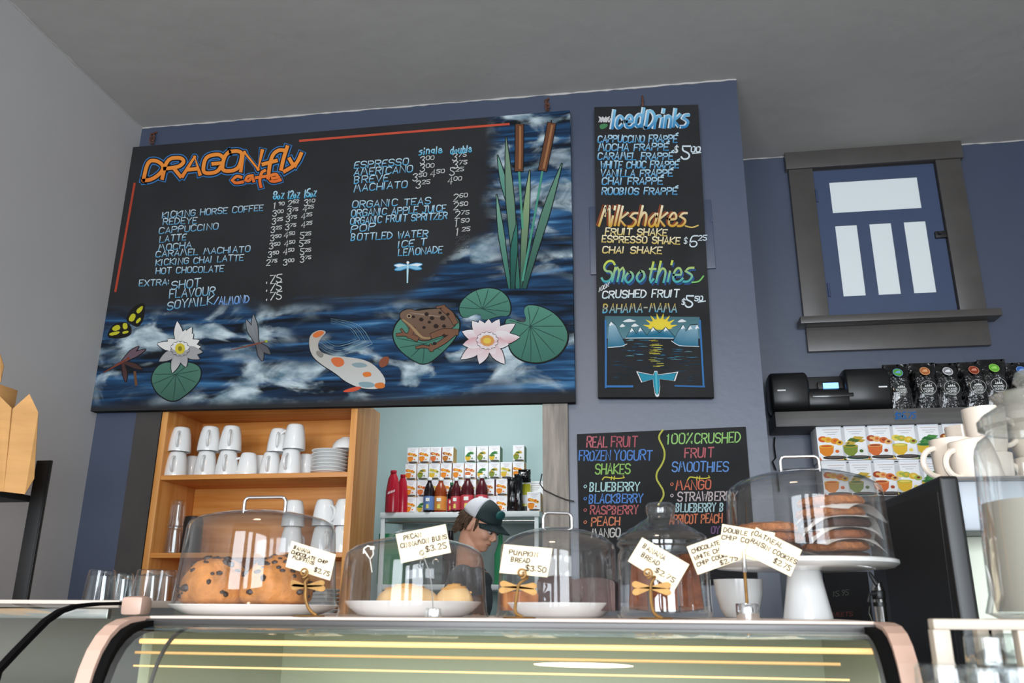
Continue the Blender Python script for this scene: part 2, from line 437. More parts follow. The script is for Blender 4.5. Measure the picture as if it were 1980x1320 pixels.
# little frosted window high on the set-back wall
def rect(px0, px1, Y):
    p, q = at(*px0, Y), at(*px1, Y); return p.x, p.z, q.x, q.z
YW = WR-.03
p0 = at(1524, 327, YW); p1 = at(1902, 593, YW); pi0 = at(1571, 327, YW); pi1 = at(1853, 597, YW)
zt = at(1690, 318, YW).z; zs = at(1740, 607, YW-.04).z
wn = bpy.data.objects.new('window_1', None); C.objects.link(wn); wn.location = (p0.x, WR, zs); WL[wn.name] = Vector(wn.location)
tag(wn, 'small frosted interior window with blue sash and dark grey casing', None, kind='structure')
xa, xb = p0.x, p1.x+.012
cw = .118
def part(name, a, b, m, par, bev=.003):
    g = G(); g.box(a, b, None, bev); return obj(name, g, MATS[m], par)
part('casing', (xa, WR-.034, zs), (xa+cw, WR, zt), 'window_trim', wn); part('casing', (xb-cw, WR-.034, zs), (xb, WR, zt), 'window_trim', wn)
part('head_casing', (xa-.012, WR-.045, zt), (xb+.012, WR, ZC-.002), 'window_trim', wn)
part('sill', (xa-.03, WR-.10, zs-.035), (xb+.035, WR, zs), 'window_trim', wn)
part('apron', (xa+.005, WR-.03, zs-.155), (xb-.005, WR, zs-.035), 'window_trim', wn)
sash = G(); YS = WR-.012
panes = [((1603, 352), (1778, 411)), ((1615, 437), (1676, 573)), ((1682, 432), (1744, 570)), ((1747, 429), (1815, 566))]
L3 = [((1614.5, 437), (1633.5, 573)), ((1680.5, 433), (1702, 570)), ((1747, 429), (1770.5, 566.5))]
rc = []
q0 = at(1603, 353, YS); q1 = at(1784, 402, YS); rc.append((q0.x, q1.z, q1.x-.004, q0.z))
for (l, t), (l2, b_) in L3:
    w_ = at(l+42.5, t, YS).x-at(l, t, YS).x
    q0 = at(l, t, YS); q1 = at(l2, b_, YS); rc.append((q0.x, q1.z, q0.x+w_, q0.z))
rc = [(round(a, 4), round(b, 4), round(c, 4), round(d, 4)) for a, b, c, d in rc]
zm0, zm1 = rc[1][1], rc[1][3]
rc = [rc[0]] + [(r[0], zm0, r[2], zm1) for r in rc[1:]]
sx0, sx1 = xa+cw+.004, xb-cw-.006
Y0, Y1 = WR-.014, WR-.001
sash.box((sx0, Y0, zs+.002), (sx1, Y1, zm0)); sash.box((sx0, Y0, zm1), (sx1, Y1, rc[0][1])); sash.box((sx0, Y0, rc[0][3]), (sx1, Y1, zt-.01))
sash.box((sx0, Y0, rc[0][1]), (rc[0][0], Y1, rc[0][3])); sash.box((rc[0][2], Y0, rc[0][1]), (sx1, Y1, rc[0][3]))
e = [sx0]+[v for r in rc[1:] for v in (r[0], r[2])]+[sx1]
for i in range(0, 8, 2): sash.box((e[i], Y0, zm0), (e[i+1], Y1, zm1))
so = obj('sash', sash, MATS['sash_blue'], wn)
for r in rc:
    g = G(); g.box((r[0]-.001, WR-.008, r[1]-.001), (r[2]+.001, WR-.002, r[3]+.001)); obj('pane', g, MATS['frosted_pane'], so)
lp = at(1820, 453, WR-.02)
g = G(); g.box((lp.x-.03, WR-.03, lp.z-.02), (lp.x+.025, WR-.012, lp.z+.015), None, .004); g.tube([(lp.x-.012, WR-.03, lp.z), (lp.x-.012, WR-.045, lp.z)], .008); obj('latch', g, MATS['black_paint'], so)
for hy in (378, 560):
    hp = at(1579 if hy < 400 else 1603, hy, WR-.02); g = G(); g.tube([(hp.x, WR-.018, hp.z-.035), (hp.x, WR-.018, hp.z+.035)], .006); obj('hinge', g, MATS['sash_blue'], so)

# ------------------------------------------------------------------ big menu board
YB = W-.045      # front face
def board(name, label, cat, corners, Yf, thick, m):
    P4 = [at(x, y, Yf) for x, y in corners]
    g = G(); n = []
    g.add([(p.x, Yf, p.z) for p in P4]+[(p.x, Yf+thick, p.z) for p in P4], [(0,1,2,3), (7,6,5,4), (0,4,5,1), (1,5,6,2), (2,6,7,3), (3,7,4,0)])
    return tag(obj(name, g, m, None, (P4[3].x, Yf, P4[3].z)), label, cat)
def water_mat():
    m = bpy.data.materials.new('painted_water'); m.use_nodes = True
    nt = m.node_tree; N = nt.nodes; L = nt.links; b = N['Principled BSDF']
    b.inputs['Roughness'].default_value = .8; b.inputs['Specular IOR Level'].default_value = .1
    tc = N.new('ShaderNodeTexCoord')
    def noise(scale, stretch, det=5, dist=0):
        mp = N.new('ShaderNodeMapping'); mp.inputs['Scale'].default_value = stretch; L.new(tc.outputs['Object'], mp.inputs[0])
        n = N.new('ShaderNodeTexNoise'); n.inputs['Scale'].default_value = scale; n.inputs['Detail'].default_value = det; n.inputs['Distortion'].default_value = dist
        L.new(mp.outputs[0], n.inputs['Vector']); return n.outputs['Fac']
    def ramp(src, els):
        r = N.new('ShaderNodeValToRGB')
        while len(r.color_ramp.elements) < len(els): r.color_ramp.elements.new(.5)
        for e, (p, c) in zip(r.color_ramp.elements, els): e.position = p; e.color = (*(lin(c) if isinstance(c, str) else c), 1)
        L.new(src, r.inputs[0]); return r.outputs[0]
    def math_(op, a, b_):
        q = N.new('ShaderNodeMath'); q.operation = op; q.use_clamp = op in ('MULTIPLY',)
        for i, v in enumerate((a, b_)):
            if isinstance(v, (int, float)): q.inputs[i].default_value = v
            else: L.new(v, q.inputs[i])
        return q.outputs[0]
    def mapr(v, a, b_):
        q = N.new('ShaderNodeMapRange'); q.interpolation_type = 'SMOOTHSTEP'; L.new(v, q.inputs[0])
        q.inputs[1].default_value = a; q.inputs[2].default_value = b_; return q.outputs[0]
    def mix(f, a, c):
        q = N.new('ShaderNodeMix'); q.data_type = 'RGBA'; L.new(f, q.inputs[0])
        for i, v in ((6, a), (7, c)):
            if isinstance(v, tuple): q.inputs[i].default_value = (*v, 1)
            else: L.new(v, q.inputs[i])
        return q.outputs[2]
    sep = N.new('ShaderNodeSeparateXYZ'); L.new(tc.outputs['Object'], sep.inputs[0])
    X, Z = sep.outputs[0], sep.outputs[2]
    strokes = noise(1.0, (2.2, 2, 26), 6, .8)
    water = ramp(strokes, [(.36, '16191d'), (.47, '1b2c42'), (.57, '22405f'), (.68, '38648a'), (.82, '7d9dab')])
    cl = noise(4.6, (1.0, 1, 1.8), 7, .6)
    big = noise(1.0, (1.3, 1, 3.2), 2, 0)
    cloud = math_('MULTIPLY', mapr(cl, .47, .62), mapr(big, .40, .52))
    water2 = mix(cloud, water, ramp(noise(9, (1, 1, 2)), [(.35, '566f7c'), (.65, 'b9c6ca')]))
    wob = noise(4, (1, 1, 1), 3)
    ripple = math_('MULTIPLY', math_('SUBTRACT', wob, .5), .25)
    # water fills the lower third and the right side under the reeds
    zed = math_('ADD', Z, ripple); xed = math_('ADD', X, ripple)
    low = mapr(zed, .50, .42); right = mapr(xed, 1.74, 1.84)
    dip = math_('MULTIPLY', mapr(xed, 1.35, 1.8), .28); low2 = mapr(math_('SUBTRACT', zed, dip), .50, .40)
    mask = math_('MAXIMUM', low2, right)
    edge = math_('MULTIPLY', mapr(Z, 0.0, .05), mask)
    dusty = ramp(noise(3, (1, 1, 1)), [(.3, '262627'), (.7, '2f2f30')])
    L.new(mix(edge, dusty, water2), b.inputs['Base Color'])
    return m
mb = board('menu_board', 'big black hand painted menu board with pond scene, hung above the pine shelves', 'menu board',
           [(250, 285), (1102, 213), (1112, 777), (166, 795)], YB, .035, water_mat())
CY0, CY1 = 'd4e6ee', '5aa6cf'
def lines(P, L_, c0, c1, w, h, l=1, **k):
    for t, x0, y0, x1, y1 in L_:
        P.text(t, x0, y0, x1, y1, h, w, lgrad(x0, y0, x1, y1, h, c0, c1, P.Y), l, **k)
P = Paint(YB)
lines(P, [('KICKING HORSE COFFEE', 313.8, 421.7, 508.3, 407.5), ('REDEYE', 315.3, 435.1, 380.3, 431.7), ('CAPPUCCINO', 307.6, 451.8, 421.5, 442.8),
 ('LATTE', 308.9, 468.6, 359.6, 463.4), ('MOCHA', 306.3, 485.3, 370, 478.4), ('CARAMEL MACHIATO', 301.2, 497, 483.3, 486.6),
 ('KICKING CHAI LATTE', 301.2, 513.7, 470.4, 503.4), ('HOT CHOCOLATE', 301.2, 529.9, 431.8, 525.3)], CY0, CY1, 1.8, 11.5)
P.build('coffee_lettering', mb, 'pale blue coffee names'); P = Paint(YB)
lines(P, [('EXTRA:', 269, 553.5, 328, 551)], CY0, CY1, 1.8, 11.5)
lines(P, [('SHOT', 331.3, 560, 386.7, 553.5), ('FLAVOUR', 327.4, 577, 415, 570), ('SOYMILK', 323.6, 599, 411, 588)], CY0, CY1, 2.0, 15.5)
lines(P, [('/ALMOND', 413.7, 589.5, 480.7, 585.5)], 'a9c9f0', '5f95dd', 2, 14)
P.build('extra_lettering', mb, 'pale blue names of extras'); P = Paint(YB)
lines(P, [('ESPRESSO', 685, 326.2, 789.4, 318.5), ('AMERICANO', 684.3, 340.4, 797, 332.7), ('BREVE', 685, 354.6, 750.8, 349.4), ('MACHIATO', 684.3, 371.3, 786.8, 362.3)], 'cfeaf6', '4fb0df', 1.9, 12.8); P.build('espresso_lettering', mb, 'pale blue espresso names'); P = Paint(YB)
lines(P, [('ORGANIC TEAS', 681.2, 402.2, 832, 394.5), ('ORGANIC APPLE JUICE', 679, 419, 861.5, 408.7), ('ORGANIC FRUIT SPRITZER', 677.4, 434.4, 864, 422.8),
 ('POP', 678.6, 449.9, 725, 444.7), ('BOTTLED WATER', 678.6, 465.3, 826.8, 457.6), ('ICE T', 770, 479.5, 824, 473), ('LEMONADE', 770, 495, 855, 488.5)], 'cfeaf6', '4fb0df', 1.9, 12.8)
P.build('cold_drink_lettering', mb, 'pale blue tea and cold drink names')
P = Paint(YB)
lines(P, [('8oz', 528.4, 385.5, 550, 383), ('12oz', 556, 384, 580, 381.8), ('16oz', 588, 382, 612, 379.5)], 'c7ebf8', '45b4de', 2.4, 14.5); P.build('size_lettering', mb, 'light blue cup sizes'); P = Paint(YB)
lines(P, [('single', 810, 300, 855, 295.5), ('double', 871, 297.9, 911.8, 293.5)], 'c7ebf8', '45b4de', 2.2, 13)
P.build('size_lettering', mb, 'light blue words single and double')
P = Paint(YB)
def price(t, x, y, h=11.5, w=1.6, col='d9d9d6', l=1, k=1.0):
    a, b = t.split(' ')
    P.text(a, x, y, x+(h*.62 if a != '1' else h*.36), y-.6, h, w, lin(col), l, jit=.04)
    P.text(b, x+h*.85, y-h*.55, x+h*.85+h*.95*k, y-h*.62, h*.52, w*.85, lin(col), l, jit=.04)
Z = lambda x, y, ox=160, oy=220, s=.2576: (ox+x*s, oy+y*s)
c1x = [1432, 1425, 1420, 1412, 1408, 1400, 1390, 1378]; c1y = [712, 770, 830, 893, 955, 1015, 1080, 1140]
c2x = [1540, 1535, 1525, 1520, 1510, 1512, 1505, 1505]; c2y = [697, 755, 812, 872, 935, 1000, 1060, 1137]
c3x = [1662, 1652, 1640, 1640, 1632, 1625, 1632, 1632]; c3y = [690, 737, 795, 858, 938, 998, 1060, 1115]
rows = [('1 90', '2 62', '3 10'), ('3 00', '3 75', '4 25'), ('3 25', '3 75', '4 25'), ('3 25', '3 75', '4 25'), ('3 50', '4 50', '5 25'), ('3 50', '4 50', '5 25'), ('3 50', '4 50', '5 25'), ('2 75', '3 00', '3 75')]
for i, r in enumerate(rows):
    for t, x, y in zip(r, (c1x[i], c2x[i], c3x[i]), (c1y[i], c2y[i], c3y[i])): price(t, *Z(x, y))
P.build('price_lettering', mb, 'white coffee prices in three columns'); P = Paint(YB)
for y in (107, 167, 235): P.text('.75', *Z(1380, y, oy=520), *Z(1490, y-8, oy=520), 15, 1.9, lin('d9d9d6'), 1)
P.build('price_lettering', mb, 'white prices of extras'); P = Paint(YB)
for t, x, y in [('3 00', 812, 317), ('3 75', 874.4, 310.8), ('3 00', 812, 332), ('3 75', 875.7, 325.5), ('3 50', 797.7, 350), ('4 50', 832, 343), ('5 25', 869.3, 339.5), ('3 25', 804, 364), ('4 00', 865.4, 357),
                ('2 60', 876.5, 389.5), ('2 50', 877, 406), ('2 75', 879.6, 422.5), ('1 50', 879.6, 438), ('1 25', 881.4, 455)]: price(t, x, y, 14, k=1.15)
for y in (471.8, 488.5): price('2 50', 880, y, 14, 1.5, '47474a', k=1.15)
P.build('price_lettering', mb, 'white espresso and cold drink prices')
P = Paint(YB)
OR = grad(282, 350, 'ff9a3c', 'e23c26', YB)
T = [('DRAGON', 275, 350, 500, 326, 37, .2)]
for w_, c, l in ((16, '3f7fc0', 1), (12, '1a1a1c', 2), (7, None, 3)):
    c = lin(c) if c else OR
    P.text('DRAGON', 277, 350, 500, 327, 36, w_, c, l, .22, .05, seed=5, sp=.1)
    P.stroke([(519, 345), (522, 318), (528, 298), (540, 290), (549, 291)], w_, c, l); P.stroke([(509, 318), (535, 311)], w_, c, l)
    P.stroke([(544, 328), (549, 305), (556, 284)], w_, c, l)
    P.stroke([(560, 307), (566, 318), (572, 321)], w_, c, l); P.stroke([(583, 297), (574, 318), (550, 332)], w_, c, l)
    P.stroke([(467, 343), (458, 340), (449, 349), (456, 355), (470, 352)], w_*.8, c, l); P.stroke([(489, 340), (479, 341), (475, 349), (482, 351), (488, 341), (491, 351)], w_*.8, c, l)
    P.stroke([(513, 330), (506, 333), (502, 350), (505, 362)], w_*.8, c, l); P.stroke([(495, 344), (516, 341)], w_*.8, c, l)
    P.stroke([(522, 346), (540, 343), (534, 336), (522, 340), (521, 349), (530, 352), (543, 348)], w_*.8, c, l)
P.build('title_lettering', mb, 'orange title lettering with blue outline')
P = Paint(YB)
P.stroke([(580, 272.5), (780, 256), (984, 240)], 4.2, 'd4553c', 1); P.build('rule_line', mb, 'thin orange line'); P = Paint(YB); P.stroke([(260.5, 355), (242, 460), (223.5, 563)], 4.2, 'b8452f', 1)
P.build('rule_line', mb, 'thin rust red line')
# painted reeds
def blade(P, tip, base, w, c0, c1, l, bend=0, outline='14181a', wb=.5):
    (x0, y0), (x1, y1) = tip, base; n = 7; Lx, Rx = [], []
    d = math.hypot(x1-x0, y1-y0); nx, ny = -(y1-y0)/d, (x1-x0)/d
    for i in range(n+1):
        t = i/n; k = w/2*min(1, (t*2.6)**.75)*(1 if t < .45 else 1-(1-wb)*(t-.45)/.55); bb = bend*math.sin(PI*t)
        cx, cy = x0+(x1-x0)*t+nx*bb, y0+(y1-y0)*t+ny*bb
        Lx.append((cx+nx*k, cy+ny*k)); Rx.append((cx-nx*k, cy-ny*k))
    if outline:
        cx = sum(p[0] for p in Lx+Rx)/(2*n+2)
        Lo = [(p[0]+nx*1.6, p[1]+ny*1.6) for p in Lx]; Ro = [(p[0]-nx*1.6, p[1]-ny*1.6) for p in Rx]
        P.poly(Lo+Ro[::-1], outline, l)
    P.poly(Lx+Rx[::-1], grad(min(y0, y1), max(y0, y1), c0 if y0 < y1 else c1, c1 if y0 < y1 else c0, P.Y) if isinstance(c0, str) else c0, l+.5)
R2 = lambda x, y: Z(x, y, 640, 200)
P = Paint(YB)
for i, (tp, bs, w_, cc) in enumerate([((1243, 680), (1345, 1390), 11, ('7fae96', '2d6f63')), ((1250, 385), (1385, 900), 12, ('7aab98', '2b7a6d')), ((1315, 250), (1405, 1390), 16, ('86a184', '2a6f60')),
        ((1395, 900), (1365, 1395), 13, ('347a6c', '1f4c45')), ((1493, 500), (1435, 1390), 13, ('a3bd8a', '27594f')), ((1735, 450), (1450, 1390), 15, ('6f9d84', '27564c'))]):
    blade(P, R2(*tp), R2(*bs), w_, cc[0], cc[1], 1+i, 2)
P.stroke([R2(1412, 490), R2(1425, 700), R2(1440, 940)], 4, '57a07f', 8); P.stroke([R2(1592, 490), R2(1530, 850), R2(1440, 1330)], 4, '4d9a82', 8)
for (a_, b_) in (((1416, 182), (1412, 492)), ((1655, 172), (1592, 488))):
    a_, b_ = R2(*a_), R2(*b_)
    P.stroke([(a_[0], a_[1]-10), a_], 2.4, '1d1a18', 8)
    P.stroke([a_, ((a_[0]+b_[0])/2+.5, (a_[1]+b_[1])/2), b_], 18, '1b1512', 8); P.stroke([a_, ((a_[0]+b_[0])/2+.5, (a_[1]+b_[1])/2), b_], 15, '6f452e', 9)
    P.stroke([(a_[0]+1.5, a_[1]), ((a_[0]+b_[0])/2+2, (a_[1]+b_[1])/2), (b_[0]+1.5, b_[1])], 4, 'a9744b', 10)
P.build('painted_reeds', mb, 'painted green bulrushes with brown heads')
# lily pads
def pad(P, out, c, veins, l, col='3d6f60', col2='57907c'):
    P.poly(out, '101718', l, 2)
    q = [(c[0]+(x-c[0])*.955, c[1]+(y-c[1])*.955) for x, y in out]
    ys = [p[1] for p in q]
    P.poly(q, grad(min(ys), max(ys), col2, col, P.Y), l+.5, 2)
    for a_ in veins: P.stroke([c, ((c[0]*.4+a_[0]*.6)+1, c[1]*.4+a_[1]*.6), a_], 1.6, '274a41', l+1, .7)
R4 = lambda x, y: Z(x, y, 640, 520)
R3 = lambda x, y: Z(x, y, 160, 520)
P = Paint(YB)
pad(P, [R4(*p) for p in [(945, 290), (1000, 205), (1110, 140), (1250, 138), (1335, 200), (1362, 290), (1345, 360), (1275, 352), (1130, 400), (1120, 320), (985, 388)]], R4(1135, 300), [R4(*p) for p in [(970, 290), (1010, 215), (1090, 165), (1180, 155), (1270, 170), (1330, 240), (1340, 320), (1240, 345)]], 1)
P.build('painted_lily_pad', mb, 'painted green lily pad')
P = Paint(YB)
pad(P, [R4(*p) for p in [(1290, 345), (1480, 425), (1432, 268), (1560, 265), (1700, 335), (1790, 460), (1785, 570), (1700, 675), (1560, 722), (1420, 695), (1335, 620), (1320, 500)]], R4(1495, 430), [R4(*p) for p in [(1340, 385), (1350, 560), (1430, 670), (1500, 700), (1580, 690), (1680, 640), (1750, 540), (1740, 430), (1660, 340), (1560, 290), (1480, 290)]], 1)
P.build('painted_lily_pad', mb, 'painted green lily pad')
P = Paint(YB)
pad(P, [R4(*p) for p in [(450, 500), (480, 400), (560, 330), (700, 285), (900, 300), (985, 390), (960, 500), (850, 625), (710, 735), (600, 685), (495, 600)]], R4(700, 560), [R4(*p) for p in [(500, 520), (520, 590), (600, 660), (690, 700), (830, 610), (930, 480)]], 1)
P.build('painted_lily_pad', mb, 'painted green lily pad')
P = Paint(YB)
pad(P, [R3(*p) for p in [(510, 800), (560, 720), (640, 690), (700, 720), (780, 690), (880, 720), (900, 780), (880, 850), (800, 935), (682, 1015), (560, 950), (515, 870)]], R3(700, 790), [R3(*p) for p in [(540, 790), (535, 860), (590, 930), (680, 985), (770, 920), (850, 850), (870, 760), (790, 720)]], 1, '35584c', '4f7c6a')
P.build('painted_lily_pad', mb, 'painted green lily pad')
# frog
P = Paint(YB)
fr = [(515, 340), (545, 312), (600, 300), (640, 318), (700, 308), (780, 300), (860, 300), (920, 360), (940, 420), (900, 450), (830, 470), (765, 525), (700, 542), (645, 525), (600, 480), (575, 425), (530, 385)]
P.poly([R4(700+(x-700)*1.03, 420+(y-420)*1.05) for x, y in fr], '15100e', 3, 2); P.poly([R4(*p) for p in fr], grad(596, 660, '77604f', '6b4c3c', YB), 3.5, 2)
for pts, w_ in (([(610, 450), (590, 500), (640, 522)], 12), ([(600, 500), (540, 490), (500, 495)], 6), ([(560, 495), (530, 455)], 4), ([(770, 500), (850, 470), (940, 475)], 13), ([(930, 480), (850, 545), (750, 600)], 10), ([(745, 590), (690, 580), (645, 590)], 5), ([(750, 570), (760, 612)], 5), ([(850, 300), (900, 340), (930, 400)], 12), ([(800, 290), (850, 280)], 5)):
    P.stroke([R4(*p) for p in pts], w_+2.4, '17110e', 4, .8); P.stroke([R4(*p) for p in pts], w_, '7a5540', 4.5, .8)
P.stroke([R4(545, 385), R4(600, 425), R4(680, 520), R4(740, 520)], 6, 'a38660', 5, .5)
for x, y, r in [(680, 380, 4), (620, 360, 3), (720, 340, 4), (790, 430, 4.5), (760, 370, 4), (840, 370, 5), (700, 440, 3), (850, 430, 3.5), (820, 330, 3), (880, 340, 3), (780, 560, 3.5), (850, 500, 3), (740, 400, 3)]:
    p = R4(x, y); P.poly([(p[0]+r*math.cos(k)*1.2, p[1]+r*math.sin(k)) for k in (0, 1, 2, 3, 4, 5)], '2b201b', 5.2)
P.stroke([R4(600, 330), R4(700, 345), R4(830, 360)], 3, '9a8471', 5.1, .4)
p = R4(588, 355); P.poly([(p[0]+5*math.cos(k), p[1]+4.4*math.sin(k)) for k in range(6)], 'b39a78', 5.4); P.poly([(p[0]+3*math.cos(k), p[1]+2.6*math.sin(k)) for k in range(6)], '1a1512', 5.8)
P.build('painted_frog', mb, 'painted brown spotted frog')
# water lilies
def lily(P, c, tips, col, col2, inner, w_, l):
    for i, tp in enumerate(tips): blade(P, tp, c, w_, col, col2, l+.02*i, 0, '20242a', .8)
    for i in range(inner):
        a_ = 2*PI*i/inner+.3; r_ = .45*sum(math.hypot(t[0]-c[0], t[1]-c[1]) for t in tips)/len(tips)
        blade(P, (c[0]+r_*math.cos(a_), c[1]+r_*.8*math.sin(a_)), c, w_*.62, col, col2, l+1.2+.02*i, 0, '5a5458', .9)
P = Paint(YB)
c = R4(1175, 540)
lily(P, c, [R4(*p) for p in [(985, 470), (1060, 390), (1115, 385), (1185, 378), (1265, 378), (1385, 412), (1345, 480), (1420, 512), (1335, 570), (1305, 715), (1230, 640), (1115, 715), (1050, 640), (975, 680), (990, 570)]], 'ece6e6', 'dcaeb2', 13, 22, 5)
P.poly([(c[0]+14*math.cos(k*.7), c[1]+11*math.sin(k*.7)) for k in range(9)], 'd99a52', 8); P.poly([(c[0]+8*math.cos(k*.7), c[1]+6*math.sin(k*.7)) for k in range(9)], 'e6c552', 8.5)
P.build('painted_water_lily', mb, 'painted pink and white water lily')
P = Paint(YB)
c = R3(735, 600)
lily(P, c, [R3(*p) for p in [(712, 393), (775, 455), (822, 437), (835, 485), (880, 535), (890, 585), (905, 625), (882, 678), (778, 738), (675, 782), (575, 695), (560, 562), (640, 527)]], 'ece9e4', 'a8a6a6', 12, 17, 5)
P.poly([(c[0]+10*math.cos(k*.7), c[1]+11*math.sin(k*.7)) for k in range(9)], 'd8c53a', 8); P.poly([(c[0]+4*math.cos(k*.7), c[1]+5*math.sin(k*.7)) for k in range(9)], '8d7d22', 8.5)
P.build('painted_water_lily', mb, 'painted white water lily with yellow centre')
# koi
P = Paint(YB)
body = [(600, 646), (618, 637), (633, 641), (622, 652), (614, 665), (618, 680), (640, 688), (672, 690), (705, 695), (728, 708), (748, 735), (740, 752), (700, 752), (668, 738), (650, 722), (622, 705), (603, 688), (597, 665)]
P.poly([(x-1, y+1.5) for x, y in body], '151b22', 1, 2); P.poly(body, grad(640, 755, 'b9b1a6', 'd4d6d3', YB), 1.5, 2)
for pts, cc in (([(602, 648), (618, 638), (630, 643), (612, 655)], 'd9733a'), ([(636, 692), (662, 690), (668, 705), (650, 712)], 'd8703f'), ([(700, 720), (716, 718), (720, 727), (704, 730)], 'e07b35'), ([(722, 742), (742, 738), (746, 750), (728, 752)], 'd77936'), ([(614, 676), (628, 684), (622, 694), (610, 684)], '8d8880'), ([(676, 703), (700, 700), (715, 708), (690, 712)], '8ba0a6'), ([(690, 738), (720, 738), (728, 748), (700, 750)], '8aa5ad')):
    P.poly(pts, cc, 2, 2)
P.poly([(662, 756), (684, 748), (702, 747), (690, 756), (668, 759)], 'd8573a', 2, 1); P.poly([(732, 700), (742, 689), (754, 690), (750, 706), (736, 712)], '8c4f36', 2, 1)
for i in range(6): P.stroke([(632-i*6, 655+i), (650, 668+i*5), (690+i*6, 655+i*2), (676+i*4, 632-i*1.5), (640, 626-i*2)], 1.0, '8fb0bd' if i % 2 else '4d7fa6', 1, .3)
P.build('painted_koi', mb, 'painted white and orange koi rising through ripples')
# insects
P = Paint(YB)
B_ = R3
for pts in ([(320, 385), (350, 320), (400, 272), (470, 250), (466, 340), (450, 400), (415, 440), (370, 420)], [(312, 398), (260, 402), (215, 430), (175, 515), (260, 525), (340, 510), (372, 480), (362, 420)]): P.poly([B_(*p) for p in pts], '17160f', 2, 1)
for pts in ([(340, 385), (372, 330), (405, 345), (380, 400)], [(400, 310), (455, 270), (450, 310), (415, 340)], [(400, 390), (435, 360), (440, 385), (405, 415)], [(300, 408), (335, 405), (340, 450), (305, 455)], [(215, 445), (270, 412), (290, 450), (240, 470)], [(200, 480), (285, 465), (270, 490), (205, 505)], [(300, 470), (345, 462), (345, 480), (300, 490)]): P.poly([B_(*p) for p in pts], 'c9c42e', 2.6, 1)
P.stroke([B_(320, 380), B_(300, 345), B_(270, 330)], .9, '1c1c1c', 2); P.stroke([B_(325, 378), B_(315, 335), B_(295, 315)], .9, '1c1c1c', 2)
P.build('painted_butterfly', mb, 'painted yellow and black butterfly')
def dfly(P, head, tail, wings, wc, bc, l, ww, bw=4):
    m_ = (head[0]*.75+tail[0]*.25, head[1]*.75+tail[1]*.25)
    for w_ in wings: blade(P, w_, m_, ww, wc[0], wc[1], l, 1, wc[2], .5)
    P.stroke([head, m_, tail], bw, bc, l+1, .35); P.poly([(head[0]+bw*.7*math.cos(k), head[1]+bw*.7*math.sin(k)) for k in range(6)], bc, l+1.3)
P = Paint(YB)
dfly(P, B_(1375, 545), B_(1120, 608), [B_(1282, 342), B_(1228, 380), B_(1350, 692), B_(1410, 640)], ('8c8f92', '5d5c60', '23262b'), '7d4a3c', 2, 12, 4)
P.poly([(B_(1380, 543)[0]+3*math.cos(k), B_(1380, 543)[1]+3*math.sin(k)) for k in range(6)], '9fb04a', 4)
P.build('painted_dragonfly', mb, 'painted grey winged dragonfly')
P = Paint(YB)
dfly(P, B_(345, 672), B_(165, 775), [B_(478, 602), B_(425, 580), B_(325, 850), B_(452, 755)], ('6d5660', '4a2f2c', '1a1518'), '7d3d2b', 2, 9, 5)
P.stroke([B_(392, 775), B_(402, 868)], 5, '6e4a30', 1.5)
P.build('painted_dragonfly', mb, 'painted red dragonfly on a reed stump')
P = Paint(YB)
for tx, ty in ((762, 513), (763, 522), (817, 511), (816, 520)): blade(P, (tx, ty), (789, 515), 7, 'eaf4f8', '8cc6e2', 2, 0, '2b86b8', .6)
P.stroke([(789, 507), (788.5, 522), (788, 546)], 4, 'bfe6f2', 3.4, .6); P.poly([(789+3*math.cos(k), 508+3*math.sin(k)) for k in range(6)], 'f0f6f8', 3.8)
P.build('dragonfly_emblem', mb, 'small pale blue dragonfly emblem')
# rusty hooks and chain that hold the board
def hook(par, px, py, h):
    p = at(px, py, YB+.02); g = G()
    for i in range(3): g.tube([(p.x+.009*math.cos(t)*(1 if i % 2 else .4), YB+.02+.009*math.cos(t)*(.4 if i % 2 else 1), p.z+i*.016+.012*math.sin(t)) for t in [k*PI/5 for k in range(10)]], .0035, 6, closed=True)
    g.tube([(p.x-.01, YB+.02, p.z+.04), (p.x+.005, W-.002, p.z+.065)], .005)
    obj('hook', g, MATS['rust'], par)
hook(mb, 293, 274, .05); hook(mb, 1058, 210, .06)

# ------------------------------------------------------------------ narrow board of iced drinks
YI = W-.04
ib = board('drinks_board', 'tall narrow black board headed iced drinks, milkshakes and smoothies, hung beside the big menu board', 'menu board', [(1149, 207), (1350, 202), (1381, 768), (1156, 768)], YI, .022, MATS['chalk_black'])
p = at(1243, 203, YI); g = G(); g.tube([(p.x, YI+.01, p.z-.01+i*.012) for i in range(5)]+[(p.x, W-.004, p.z+.07)], [.004, .006, .004, .006, .004, .004]); obj('hook', g, MATS['rust'], ib)
P = Paint(YI)
I1 = lambda x, y: Z(x, y, 1120, 150, .2652)
I2 = lambda x, y: Z(x, y, 1120, 480, .2424)
def script(P, t, x0, y0, x1, y1, h, w_, c0, c1, cs, l=1, off=(3, 2.5), sl=.22):
    P.text(t, x0+off[0], y0+off[1], x1+off[0], y1+off[1], h, w_*.85, lin(cs), l, sl, .03, sp=.14)
    P.text(t, x0, y0, x1, y1, h, w_, lgrad(x0, y0, x1, y1, h, c0, c1, P.Y), l+2, sl, .03, sp=.14)
P.text('Iced', 1184-2, 247, 1244-2, 245, 33, 7, lin('dfeaf0'), 1, .15, .03, sp=.16); P.text('Drinks', 1249-2, 247, 1331, 244, 33, 7, lin('dfeaf0'), 1, .15, .03, sp=.14)
P.text('Iced', 1184, 248, 1244, 246, 34, 5, lgrad(1184, 248, 1244, 246, 34, '8fd0ee', '2f86bd', YI), 3, .15, .03, sp=.16); P.text('Drinks', 1249, 248, 1333, 245, 34, 5, lgrad(1249, 248, 1333, 245, 34, '8fd0ee', '2f86bd', YI), 3, .15, .03, sp=.14)
P.build('title_lettering', ib, 'blue lettering of iced drinks'); P = Paint(YI)
